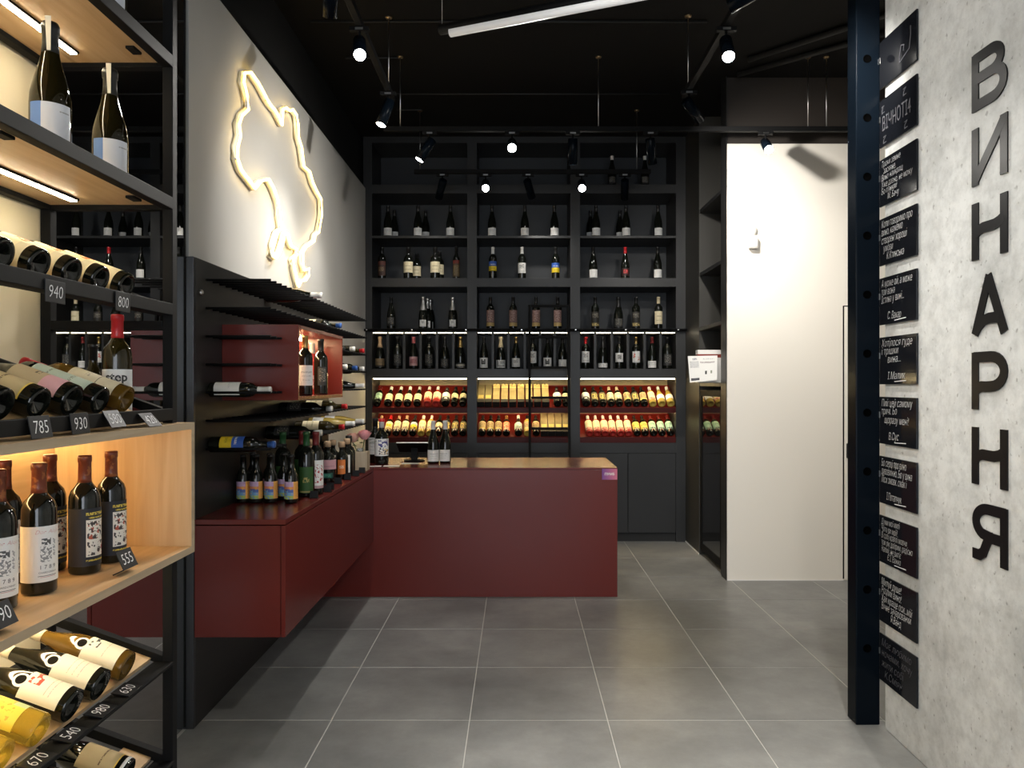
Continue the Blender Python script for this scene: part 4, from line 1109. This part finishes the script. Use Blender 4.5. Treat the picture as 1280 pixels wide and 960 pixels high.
# --- flower box
fb = thing('flower_box', 'small pale wooden box vase with two pink roses on the cabinet', 'vase', (-1.045, 4.96, zc))
M_PALEW = wood('pale_birch', (0.42, 0.34, 0.24), (0.38, 0.30, 0.21), (0.48, 0.40, 0.30), 2, 0.6)
MB().box(-.055, .055, -.05, .05, 0, .125).build('box', M_PALEW, fb, 0.003)
M_LEAF = mat('rose_leaf_green', (0.04, 0.10, 0.03), 0.5)
for k, (x, y, z, c) in enumerate(((-.05, .0, .205, (.72, .42, .34)), (.030, -.01, .225, (.78, .34, .36)))):
    MB().tube([(x * .4, 0, .12), (x * .8, y, .17), (x, y, z - .02)], 0.003, 6).build('stem', M_LEAF, fb)
    b = MB()
    for ring, (n, r, h, tilt) in enumerate(((5, .046, .054, .9), (5, .036, .060, .55), (4, .024, .064, .3), (3, .013, .064, .15))):
        for i in range(n):
            a = 2 * PI * i / n + ring * .6; w = PI / n * 1.15; base = len(b.v)
            for u in range(4):
                aa = a - w + 2 * w * u / 3
                for v in range(4):
                    f = v / 3; rr = r * (.35 + .65 * math.sin(f * 1.75)) * (1 + (.10 * (1 - abs(u - 1.5)) if v == 3 else 0))
                    b.v.append((x + rr * math.cos(aa), y + rr * math.sin(aa), z - .02 + h * f - (.010 * tilt if v == 3 else 0)))
            for u in range(3):
                for v in range(3):
                    b.sm.add(len(b.f)); b.f.append((base + u * 4 + v, base + (u + 1) * 4 + v, base + (u + 1) * 4 + v + 1, base + u * 4 + v + 1))
    b.build('rose_bloom', mat('rose_petal_%d' % k, c, 0.5), fb)
for k, (x, y, z, a) in enumerate(((-.06, 0, .17, 2.6), (-.02, -.02, .16, 4.4), (.01, -.02, .18, 5.0), (.06, 0, .18, .3), (.055, -.02, .20, 5.8), (-.03, .02, .19, 1.8))):
    d = Vector((math.cos(a), math.sin(a), .25)); n = Vector((-math.sin(a), math.cos(a), 0)); p = Vector((x, y, z)); L = .05
    pts = [p, p + d * L * .35 + n * .014, p + d * L * .7 + n * .011, p + d * L, p + d * L * .7 - n * .011, p + d * L * .35 - n * .014]
    MB().prism(pts, (0, 0, .0012)).build('leaf', M_LEAF, fb)
MB().lathe([(0, 0), (.022, 0), (.022, .02), (.018, .022), (0, .022)], 12, (-.0, 0, .125)).build('glass_insert', mat('clear_glass_insert', (.8, .85, .85), .05, trans=.8), fb)

# --- things on the counter
zk = CT + 0.0025
t = bottle('floral', (X_(477, 5.30), 5.30, zk), 'dark bottle with floral white label and red tip on the counter', None, seg=24, s=1.15, rz=0.15)
MB().lathe([(0.0, .006), (.0195, .006), (.0195, -.012), (.0185, -.014)], 18, (0, 0, .277)).build('wax_tip', C_RED, t)
bottle('grey_lab', (X_(469, 5.42), 5.42, zk), 'dark bottle with grey-white label behind the floral-labelled one', None, seg=20, s=1.15)
for k, px in enumerate((541.5, 556.5)):
    bottle('pinot', (X_(px, 5.37 + .02 * k), 5.37 + .02 * k, zk), 'white-capsuled bottle with white label on counter, ' + ['next to the tablet', 'further from the tablet'][k], 'pair of bottles on the counter', seg=24, s=1.02, rz=0.25 - .6 * k)
tb = thing('till_tablet', 'tablet till on a black stand on the counter', 'tablet', (X_(518, 5.52), 5.52, zk))
MB().lathe([(0, 0), (.075, 0), (.078, .004), (.070, .010), (0, .012)], 28).build('base', M_METAL, tb)
MB().prism([(-.024, -.02, .010), (-.024, .02, .010), (-.024, .035, .10), (-.024, .0, .10)], (.048, 0, 0)).build('column', M_METAL, tb, 0.003)
tm = Matrix.Translation((0, 0.0, .098)) @ Matrix.Rotation(math.radians(-28), 4, 'X')
MB().box(-.125, .125, -.085, .085, 0, .010).build('case', M_METAL, tb, 0.004, mtx=tm)
MB().box(-.122, .122, -.0865, -.0845, .001, .009).build('bezel', M_STEEL, tb, mtx=tm)
MB().box(-.115, .115, -.075, .075, .010, .0108).build('screen', M_GLASSD, tb, mtx=tm)
for k, (px, Y, w, d, a) in enumerate(((489.5, 5.19, .11, .06, .05), (513, 5.36, .12, .07, -.08), (468.5, 5.175, .09, .05, .06))):
    MB().box(-w / 2, w / 2, -d / 2, d / 2, 0, .0015).build('paper_slip', M_PAPER, None, mtx=Matrix.Translation((X_(px, Y), Y, zk)) @ Matrix.Rotation(a, 4, 'Z'), label=['white paper slip before the floral-labelled bottle', 'white paper slip in front of the tablet', 'white paper slip next to the flower box'][k], cat='paper', group='paper slips on the counter')
# sticker on the counter front
M_STICK = mat('magenta_sticker', (0.4, 0.06, 0.22), 0.4)
nt = M_STICK.node_tree; uvn = nt.nodes.new('ShaderNodeUVMap'); grd = nt.nodes.new('ShaderNodeTexGradient'); crs = nt.nodes.new('ShaderNodeValToRGB')
nt.links.new(uvn.outputs[0], grd.inputs[0]); nt.links.new(grd.outputs[0], crs.inputs[0]); nt.links.new(crs.outputs[0], nt.nodes['Principled BSDF'].inputs['Base Color'])
crs.color_ramp.elements[0].color = (.16, .05, .25, 1); crs.color_ramp.elements[1].color = (.62, .16, .24, 1)
st = thing('payment_sticker', 'small magenta sticker with white lettering on the counter front', 'sticker', (X_(762, YC0), YC0 - .001, Z_(600, YC0)))
MB().quad((-.052, -.001, 0), (.052, -.001, 0), (.052, -.001, .074), (-.052, -.001, .074)).build('film', M_STICK, st); film = st.children[0]
me = text_mesh('ПУМБ', 0.024, 0, 'CENTER', offset=0.0005)
place('lettering', me, M_PAPER, film, mtx=Matrix.Translation((0, -.0016, .030)) @ FACE_F)

# --- leaflet on the built-in shelf
lf = thing('leaflet', 'white printed leaflet leaning at the shelf over the fridge', 'leaflet', (1.49, 5.86, 1.471))
M_LEAF2 = printed('leaflet_print', W, ((.05, .35, .55, .80, (.5, .5, .5), 40, .45), (.05, .35, .06, .16, (.06, .06, .07)), (.4, .9, .72, .78, (.35, .3, .3), 40, .45), (.55, .62, .28, .42, (.05, .05, .05)), (.75, .81, .30, .42, (.25, .27, .2)), (.15, .3, .84, .92, (.3, .3, .35), 30, .45), (.5, .9, .86, .9, (.3, .3, .35), 30, .5)))
MB().quad((-.125, 0, .0), (.09, 0, .02), (.10, .03, .215), (-.135, .03, .210)).build('sheet', M_LEAF2, lf)
cn = thing('packaged_carton', 'white and red carton behind the leaflet over the fridge', 'box', (1.57, 5.97, 1.4705))
MB().box(-.125, .10, -.04, .04, 0, .262).build('carton', M_OFFW, cn, 0.002)
MB().box(-.1255, .1005, -.0405, .0405, .200, .228).build('red_band', mat('dark_red_print', (.22, .03, .02), .5), cn)

# ------------------------------------------------------------------ wine rack on the left
RX0, RX1, RY0, RY1 = -1.392, -1.005, 0.95, 2.20
rk = thing('wine_rack', 'black steel wine rack with oak shelves in front of the mirror', 'wine rack', ((RX0 + RX1) / 2, 1.57, 0.001))
Q = 0.03
for x in (RX0, RX1 - Q):
    for y in (RY0, RY1 - Q):
        bx('post', M_METAL, rk, x, x + Q, y, y + Q, 0.001, 0.954, 0.002)
        bx('post', M_METAL, rk, x, x + Q, y, y + Q, 1.346, 3.3, 0.002)


def rail(name, y0, y1, x0, x1, z0, z1, m=M_METAL): bx(name, m, rk, x0, x1, y0, y1, z0, z1, 0.0015)


for z in (2.42, 2.005):
    rail('front_rail', RY0 + Q, RY1 - Q, RX1 - Q, RX1 + 0.001, z - 0.035, z)
    rail('rear_rail', RY0 + Q, RY1 - Q, RX0, RX0 + Q, z - 0.035, z)
    rail('end_rail', RY1 - Q, RY1, RX0 + Q, RX1 - Q, z - 0.035, z)
    bx('oak_shelf', M_OAKY, rk, RX0 + Q, RX1 - Q - 0.001, RY0 + 0.01, RY1 - Q - 0.001, z - 0.022, z - 0.004)
    bx('led_profile', M_METAL, rk, -1.262, -1.236, RY0 + 0.05, RY1 - 0.10, z - 0.028, z - 0.022)
    bx('led_strip', M_LEDW, rk, -1.258, -1.240, RY0 + 0.05, RY1 - 0.105, z - 0.031, z - 0.027)
    for y in (1.55, 2.08):
        bx('shelf_clip', M_METAL, rk, -1.085, -1.060, y - 0.022, y + 0.022, z - 0.030, z - 0.022, 0.002)
rail('end_rail', RY1 - Q, RY1, RX0 + Q, RX1 - Q, 1.618, 1.645)
rail('end_rail', RY1 - Q, RY1, RX0 + Q, RX1 - Q, 0.055, 0.085)
rail('front_rail', RY0 + Q, RY1 - Q, RX1 - Q, RX1, 0.055, 0.085)
rail('rear_rail', RY0 + Q, RY1 - Q, RX0, RX0 + Q, 0.055, 0.085)
SL = math.radians(20.0)
TD = Vector((-math.cos(SL), 0, math.sin(SL))); TN = Vector((math.sin(SL), 0, math.cos(SL)))
TIERS = {3: 1.678, 4: 1.372, 5: 0.650, 6: 0.360}
o = Vector(rk.location)
for k, zl in TIERS.items():
    # front lip
    if k in (3, 4):
        rail('tier_lip', RY0 + Q, RY1 - Q, RX1 - 0.012, RX1 + 0.001, zl - 0.017, zl + 0.017)
        rail('tier_ledge', RY0 + Q, RY1 - Q, RX1 - 0.05, RX1 - 0.012, zl - 0.017, zl - 0.011)
    else:
        rail('tier_lip', RY0 + Q, RY1 - Q, RX1 - 0.055, RX1 + 0.004, zl - 0.008, zl)
    # sloping side rails at both ends
    for y in (RY0 + 0.002, RY1 - Q + 0.002):
        p = Vector((RX1 - 0.03, y, zl - 0.012)); L = 0.365
        MB().prism([v - o for v in (p, p + TD * L, p + TD * L + TN * 0.026, p + TN * 0.026)], (0, 0.026, 0)).build('sloping_rail', M_METAL, rk, 0.0015)
    # oak slat under the bottle ends and a steel bar under the necks
    for a, w, th, nm, m in ((0.035, 0.085, 0.012, 'oak_slat', M_OAKY), (0.24, 0.03, 0.012, 'neck_bar', M_METAL)):
        p = Vector((RX1 - 0.03, RY0 + Q, zl - 0.002)) + TD * a
        run = (2.082 if k == 4 and nm == 'oak_slat' else RY1 - Q) - RY0 - Q      # the second tier's slat stops short of the upright bottle
        MB().prism([v - o for v in (p, p + TD * w, p + TD * w - TN * th, p - TN * th)], (0, run, 0)).build(nm, m, rk)
# oak display box
BX1, BY1, BZ0, BZ1 = -0.972, 2.240, 0.955, 1.345
bt = 0.020
bx('box_bottom', M_OAKY, rk, RX0 + 0.001, BX1, RY0, BY1, BZ0, BZ0 + bt, 0.0008)
bx('box_top', M_OAKY, rk, RX0 + 0.001, BX1, RY0, BY1, BZ1 - bt, BZ1, 0.0008)
bx('box_end', M_OAKZ, rk, RX0 + 0.001, BX1, BY1 - bt, BY1, BZ0 + bt, BZ1 - bt, 0.0008)
bx('box_back', M_OAKY, rk, RX0 + 0.001, RX0 + 0.012, RY0, BY1 - bt, BZ0 + bt, BZ1 - bt)
for z in (BZ0, BZ1 - bt):
    bx('edge_banding', M_OAKE, rk, BX1, BX1 + 0.001, RY0, BY1, z, z + bt)
bx('edge_banding', M_OAKE, rk, BX1, BX1 + 0.001, BY1 - bt, BY1, BZ0 + bt, BZ1 - bt)
bx('led_strip', M_LEDY, rk, -1.365, -1.345, RY0 + 0.05, BY1 - 0.06, BZ1 - bt - 0.008, BZ1 - bt - 0.001)
bx('led_strip', M_LEDW, rk, -1.262, -1.242, RY0 + 0.05, RY1 - 0.10, BZ0 - 0.008, BZ0 - 0.001)


def lie(kind, Y, tier, label, group, roll=0.0, s=1.0):
    R = PROF[KIND[kind][0]][2] * s
    zl = TIERS[tier]
    p = Vector((RX1 - 0.03, Y, zl - 0.002)) + TD * 0.030 + TN * (R + 0.001)
    n = Matrix.Rotation(roll, 3, TD) @ (TN + Vector((0, -1.0 if tier == 3 else -0.25, 0)))
    return bottle(kind, p, label, group, mtx=frame(TD, n), seg=32, s=s)


YT = (1.40, 1.52, 1.64, 1.76, 1.88, 2.005)
pl = ['nearest the far post', 'second from the far post', 'third from the far post', 'fourth from the far post', 'fifth from the far post', 'sixth from the far post']
for k, Y in enumerate(YT[::-1]):
    lie('t3', Y, 3, 'dark bottle with orange-print cream label, upper tier, %s' % pl[k], 'bottles on the upper sloping tier', 0.25)
for k, (Y, kd) in enumerate(zip(YT[::-1], ('t4d', 't4c', 't4b', 't4a', 't4a', 't4a'))):
    lie(kd, Y, 4, KIND[kd][4] + ', ' + pl[k], 'bottles on the second sloping tier', 0.1)
for k, (Y, kd) in enumerate(zip(YT[::-1], ('t5a', 't5b', 't5c', 't5d', 't5d'))):
    t = lie(kd, Y, 5, KIND[kd][4] + ' under the oak box' + ['', '', '', ', beside the red figure', ', outermost one'][k], 'bottles on the tier below the oak box', 0.0)
    if kd in ('t5a', 't5b', 't5c'):
        pr = PROF['burgundy'][0]
        par = t
        for q, off, nm, m in ((.0175, .0007, 'round_seal', mat('white_paper_seal', (.80, .78, .70), .6)), (.0118, .0011, 'seal_centre', mat('seal_dark_print', (.012, .010, .008), .8, spec=.05))):
            c = MB(); n = 32
            for w in (0, .5, 1.0):
                for i in range(n):
                    a = 2 * PI * i / n; x = q * w * math.cos(a) - .016; z = .128 + q * w * math.sin(a)
                    rr = next(r0 + (r1 - r0) * (z - z0) / (z1 - z0) for (r0, z0), (r1, z1) in zip(pr[4:], pr[5:]) if z0 <= z < z1) + off
                    c.v.append((rr * math.sin(x / rr), -rr * math.cos(x / rr), z))
            for w in (0, 1):
                for i in range(n): j = (i + 1) % n; c.f.append((w * n + i, (w + 1) * n + i, (w + 1) * n + j, w * n + j))
            par = c.build(nm, m, par)
for k, Y in enumerate((2.005, 1.87)):
    t = lie('t6', Y, 6, KIND['t6'][4] + ', ' + ['next to far post', 'second from far post'][k], 'bottles on the lowest tier', 0.0)
    MB().lathe([(.0400, .009), (.0406, .009), (.0406, .018), (.0400, .018)], 28).build('base_ring', M_PAPER, t)
# standing in the oak box
zo = BZ0 + bt + 0.0005
for k, (kd, x, y, rz, w) in enumerate((('roots', -1.110, 2.034, .95, 'nearest the oak box end'), ('roots', -1.112, 1.913, .95, 'second from the oak box end'), ('script', -1.112, 1.730, .90, 'in the oak box front row beside vegetable labels'), ('script', -1.118, 1.600, .90, 'in the oak box front row, last one'),
                                       ('roots', -1.215, 1.935, .95, 'in oak box back row, nearer its end'), ('script', -1.235, 1.790, .9, 'in the back row of the oak box'), ('script', -1.118, 1.46, .9, 'in the oak box front row, outermost one'))):
    t = bottle(kd, (x, y, zo), KIND[kd][4] + ' ' + w, 'bottles in the oak display box', seg=36, s=1.0, rz=rz, capz=.232)
    lab = [c for c in t.children if c.name.startswith('label')][0]
    if kd == 'script':
        place('red_script', bend(text_mesh('Don Alejo', 0.0130, 0.35, offset=-.0003), .0380, .18, .141), mat('red_print', (.5, .10, .07), .6), lab)
        place('print_line', bend(text_mesh('1 7 8 9', 0.013, 0.0), .0380, .18, .060), mat('black_print', (.05, .05, .05), .6), lab)
        place('print_line', bend(text_mesh('CHARDONNAY', 0.0058, 0.0), .0380, .18, .050), mat('black_print', (.05, .05, .05), .6), lab)
# standing on the upper shelf
for k, (x, y) in enumerate(((-1.100, 1.753), (-1.100, 2.010))):
    t = bottle('prosecco', (x, y, 2.0015), KIND['prosecco'][4] + ' on oak shelf, ' + ['farther from the steel post', 'nearer the steel post'][k], 'sparkling bottles on the oak shelf', seg=36, rz=.55, capz=.236)
    place('neck_tape', MB().prism([(.0, -.0205, .238), (.008, -.0205, .238), (.009, -.0208, .318), (-.004, -.0208, .318)], (0, .0006, 0)).mesh('neck_tape'), LB['tape'], t, mtx=Matrix.Rotation(-.35, 4, 'Z'))
bottle('prosecco', (-1.081, 1.965, 2.4165), 'sparkling bottle standing on the topmost oak shelf', None, seg=28, rz=.5, capz=.236)
# standing beside the second tier
t = bottle('step', (-1.142, 2.125, BZ1 + .0005), KIND['step'][4] + ' on the oak box', None, seg=32, rz=.45, s=1.04)
lab = [c for c in t.children if c.name.startswith('label')][0]
place('lettering', bend(text_mesh('step', 0.034, 0, 'CENTER', offset=.0009), .0381, -.02, .118), mat('black_print', (.05, .05, .05), .6), lab)
MB().ribbon([(.0, .0), (.004, .012), (-.003, .018), (.004, .026), (.008, .018), (.002, .012), (.010, .0)], .0009, .0003).build('runner_drawing', mat('black_print', (.05, .05, .05), .6), t, mtx=Matrix.Translation((.008, -.0374, .03)) @ FACE_F)
bottle('teal', (-1.215, 2.132, BZ1 + .0005), KIND['teal'][4] + ' behind the white-labelled one', None, seg=28, rz=.45, s=.74)

# price tags
for (num, y, z, tilt, x, w) in (('940', 1.613, 1.660, 0, RX1 + .003, 'on upper tier lip, farther from steel post'), ('800', 1.890, 1.668, 0, RX1 + .003, 'on upper tier lip, nearer the steel post'),
                                ('785', 1.555, 1.3700, 12, RX1 + .0080, 'below the tan-label bottles'), ('930', 1.700, 1.3700, 8, RX1 + .0058, 'below the tan and pink label'), ('580', 1.835, 1.374, 30, RX1 + .0115, 'leaning before the pale mint label'), ('420', 2.000, 1.3637, 42, RX1 + .0182, 'lying back before the amber-brown bottle'),
                                ('555', 1.905, 1.0130, 25, -1.000, 'beside vegetable-picture bottles in oak box'), ('690', 1.44, 1.0130, 25, -1.000, 'before script-label bottles in oak box'),
                                ('630', 1.957, .6556, 80, RX1 - .022, 'lying before the black-figure label'), ('980', 1.833, .6556, 80, RX1 - .022, 'lying before the plain cream label'), ('540', 1.709, .6556, 80, RX1 - .022, 'lying before the red-figure label'), ('670', 1.59, .6556, 80, RX1 - .022, 'lying before the yellow wine bottle')):
    m = Matrix.Translation((x, y, z)) @ Matrix.Rotation(-math.radians(tilt), 4, 'Y') @ FACE_L
    tg = thing('price_tag', 'black slate price tag reading %s %s' % (num, w), 'price tag', group='chalk price tags on the wine rack', mtx=m)
    cd = MB().box(-.035, .035, -.024, .024, -.001, .001).build('card', M_SLATE, tg, .0006)
    me = text_mesh(num, .040, .12, 'CENTER', offset=-.0004)
    for v in me.vertices: v.co.y -= .0135; v.co.x *= .86
    place('chalk_writing', me, M_CHALK, cd, mtx=Matrix.Translation((0, 0, .0014)))
    if num in ('555', '690'):
        MB().box(-.035, .035, -.026, -.023, -.03, .001).build('foot', M_SLATE, tg)

# ------------------------------------------------------------------ neon outline on the grey wall
NP = [(215, 118), (238, 116), (262, 150), (280, 182), (295, 212), (308, 232), (325, 252), (335, 272), (347, 302), (350, 246), (362, 240), (375, 252), (385, 246), (398, 266), (404, 300), (405, 345), (416, 380), (424, 448), (445, 466), (456, 505), (470, 535), (485, 562), (487, 620), (477, 680), (464, 690), (460, 712), (432, 733), (420, 752), (420, 790), (426, 815), (442, 808), (442, 832), (430, 850), (415, 852), (406, 872), (398, 838), (390, 800), (386, 775), (400, 760), (398, 738), (380, 728), (368, 685), (356, 678), (352, 712), (340, 752), (326, 772), (314, 765), (318, 725), (332, 680), (346, 668), (341, 625), (332, 565), (318, 525), (300, 492), (272, 500), (252, 526), (238, 505), (205, 462), (190, 420), (190, 380), (200, 340), (195, 300), (206, 268), (229, 246), (224, 200), (212, 150)]
XN = XL + 0.035
pts = []
for zx, zy in NP:
    p, q = 230 + zx / 2.824, 50 + zy / 2.824
    Y = XN * F / (p - CX); pts.append((XN, Y, Z_(q, Y)))
neon = thing('neon_sign', 'warm glowing neon outline of a country on the grey wall', 'neon sign', (XN, 4.6, 2.6))
o = Vector(neon.location)
loc_pts = [Vector(p) - o for p in pts]
MB().tube(loc_pts, 0.0068, 8, closed=True).build('neon_tube', M_NEON, neon)
MB().tube([p + Vector((-.022, 0, 0)) for p in loc_pts], 0.012, 6, closed=True).build('acrylic_backing', M_ACRYL, neon)
for i in (4, 16, 22, 33, 48, 58, 63):
    p = loc_pts[i]
    MB().tube([p + Vector((-.034, 0, 0)), p + Vector((-.004, 0, 0))], .007, 8).build('standoff', M_STEEL, neon)

# ------------------------------------------------------------------ track lights
TRZ = 3.275


def track(name, p0, p1, label, hangers):
    p0 = Vector(p0); p1 = Vector(p1)
    t = thing(name, label, 'track', tuple(p0))
    d = p1 - p0
    if abs(d.x) > abs(d.y): b = MB().box(0, d.x, -.017, .017, 0, .034)
    else: b = MB().box(-.017, .017, 0, d.y, 0, .034)
    b.build('profile', M_METAL, t, .002)
    for h in hangers:
        h = Vector(h) - p0
        MB().tube([(h.x, h.y, .034), (h.x, h.y, CEIL - p0.z - .012)], .0035, 6).build('suspension_rod', M_STEEL, t)
        MB().lathe([(0, 0), (.008, 0), (.020, -.004 + .008), (.022, .012), (0, .012)], 14, (h.x, h.y, CEIL - p0.z - .0125)).build('ceiling_cup', M_BRASS, t)
    return t


ZC1, ZC2 = 3.225, 3.220
XA, XB = -0.80, 1.065
track('light_track', (XA, 1.4, TRZ), (XA, 4.77, TRZ), 'black ceiling track running towards the neon wall end of shelving', [(XA, 4.64, 0), (XA, 2.6, 0)])
track('light_track', (XB, 1.4, TRZ), (XB, 4.72, TRZ), 'black ceiling track running towards the white wall', [(XB, 4.62, 0), (XB, 2.6, 0)])
track('light_track', (-0.93, 5.20, ZC1), (2.9, 5.20, ZC1), 'long black cross track above the counter', [(-.815, 5.2, 0), (X_(748, 5.2), 5.2, 0), (X_(1010, 5.2), 5.2, 0), (X_(1033, 5.2), 5.2, 0)])
track('light_track', (-0.86, 6.22, ZC2), (1.12, 6.22, ZC2), 'shorter black cross track close to the bottle shelves', [(X_(525, 6.22), 6.22, 0), (X_(796, 6.22), 6.22, 0)])


def spot(tx, ty, tz, aim, label, lit=True, watt=None, deg=50, L=.14, blend=.6, drop=.085):
    """cylinder spotlight hanging under a track and turned towards a point"""
    t = thing('track_spotlight', label, 'spotlight', (tx, ty, tz), group='track spotlights')
    MB().box(-.05, .05, -.014, .014, -.022, -.0005).build('adapter', M_METAL, t, .002)
    MB().box(-.02, .02, -.0145, -.0135, -.018, -.006).build('switch', M_STEEL, t)
    MB().tube([(0, 0, -.022), (0, 0, -drop + .0)], .007, 8).build('arm', M_METAL, t)
    c = Vector((0, 0, -drop)); d = (Vector(aim) - Vector((tx, ty, tz)) - c).normalized()
    rot = d.to_track_quat('Z', 'Y').to_matrix().to_4x4()
    m = Matrix.Translation(c) @ rot
    MB().lathe([(0, -.035), (.030, -.035), (.0325, -.032), (.0325, L), (.0305, L), (.0295, L - .006), (0, L - .006)], 24).build('housing', M_POST, t, mtx=m)
    MB().lathe([(0, L - .002), (.029, L - .003), (.029, L - .006)], 24).build('lens', M_LENS if lit else M_LENSD, t, mtx=m)
    if lit:
        l = bpy.data.lights.new('spot_beam', 'SPOT'); l.energy = watt or SPOT_W; l.color = (1.0, .955, .885)
        l.spot_size = math.radians(deg); l.spot_blend = blend; l.shadow_soft_size = .035
        lo = bpy.data.objects.new('spot_beam', l); COL.objects.link(lo); lo.parent = t
        lo.matrix_local = Matrix.Translation(c + d * (L + .004)) @ d.to_track_quat('-Z', 'Y').to_matrix().to_4x4()
    return t


N = 'black track spotlight '
# left track
spot(XA, 3.78, TRZ, (-.30, 1.6, .9), N + 'on the neon-side track facing the entrance', deg=70, watt=70)
spot(XA, 4.62, TRZ, (-1.40, 4.2, 1.3), N + 'at the end of the neon-side track', deg=80, blend=1, watt=60)
spot(XA, 3.20, TRZ, (-1.2, 4.5, 1.6), N + 'on the neon-side track turned to the red cabinet', deg=90, blend=1, watt=35)
spot(XA + .0, 1.75, TRZ, (1.5, 2.7, 1.5), N + 'on the neon-side track turned to the concrete wall', deg=100, blend=1, watt=110)
# right track
spot(XB, 3.78, TRZ, (.75, 1.6, .6), N + 'on the white-wall track facing the entrance', deg=75)
spot(XB, 4.60, TRZ, (2.1, 5.5, 2.35), N + 'at the end of the white-wall track', deg=130, blend=1, watt=120)
spot(XB, 2.50, TRZ, (2.0, 5.5, 1.2), N + 'on the white-wall track turned to the white wall', deg=70, blend=1, watt=150)
spot(XB, 3.26, TRZ, (-1.4, 4.7, 2.3), N + 'on the white-wall track turned to the neon wall', deg=62, blend=1, watt=200)
spot(XB, 1.75, TRZ, (.5, 3.9, 0), N + 'on the white-wall track above the entrance floor', deg=80, blend=1, watt=110)
# cross track over the counter
spot(X_(537, 5.2), 5.2, ZC1, (-1.35, 5.0, 1.9), N + 'over the counter tilted to the neon wall', deg=70, blend=1, watt=35)
spot(X_(640, 5.2), 5.2, ZC1, (.0, 1.2, .9), N + 'over the counter facing the entrance floor', deg=70)
spot(X_(716, 5.2), 5.2, ZC1, (.42, 5.75, .9), N + 'over the counter hanging straight', watt=25)
spot(X_(813, 5.2), 5.2, ZC1, (1.35, 6.2, 1.2), N + 'over the counter tilted towards the fridge', watt=15)
spot(X_(957, 5.2), 5.2, ZC1, (1.30, 1.8, 0.8), N + 'before the white wall', deg=80)
# cross track by the shelves
spot(X_(553, 6.22), 6.22, ZC2, (-.95, 7.0, 2.4), N + 'near shelves at the neon wall', watt=14, deg=60, blend=1)
spot(X_(607, 6.22), 6.22, ZC2, (-.10, 2.2, .8), N + 'near shelves facing the counter, before the first divider', watt=40)
spot(X_(660, 6.22), 6.22, ZC2, (.35, 7.0, 2.5), N + 'near shelves over the middle bay', watt=22, deg=60, blend=1)
spot(X_(727, 6.22), 6.22, ZC2, (.35, 2.2, .8), N + 'near shelves facing the counter, before the second divider', watt=40)
spot(X_(781, 6.22), 6.22, ZC2, (1.0, 7.0, 2.3), N + 'near shelves over the fridge-side bay', watt=16, deg=60, blend=1)

# suspended tube light
A = Vector((X_(550, 3.27), 3.27, 3.0)); Bq = Vector((X_(790, 2.955), 2.955, 3.0)); dr = (Bq - A).normalized(); Bq = A + dr * 1.34
tl = thing('tube_light', 'slim suspended tube light hanging askew under the ceiling', 'tube light', tuple(A))
MB().tube([(0, 0, .018), tuple(dr * 1.34 + Vector((0, 0, .018)))], .022, 12).build('housing', M_METAL, tl)
MB().tube([tuple(dr * .05 + Vector((0, 0, -.003))), tuple(dr * 1.29 + Vector((0, 0, -.003)))], .019, 12).build('diffuser', M_TUBE, tl)
for k in (.01, 1.33): MB().tube([tuple(dr * k + Vector((0, 0, .03))), tuple(dr * k + Vector((0, 0, CEIL - 3.0 - .001)))], .0015, 5).build('suspension_wire', M_STEEL, tl)
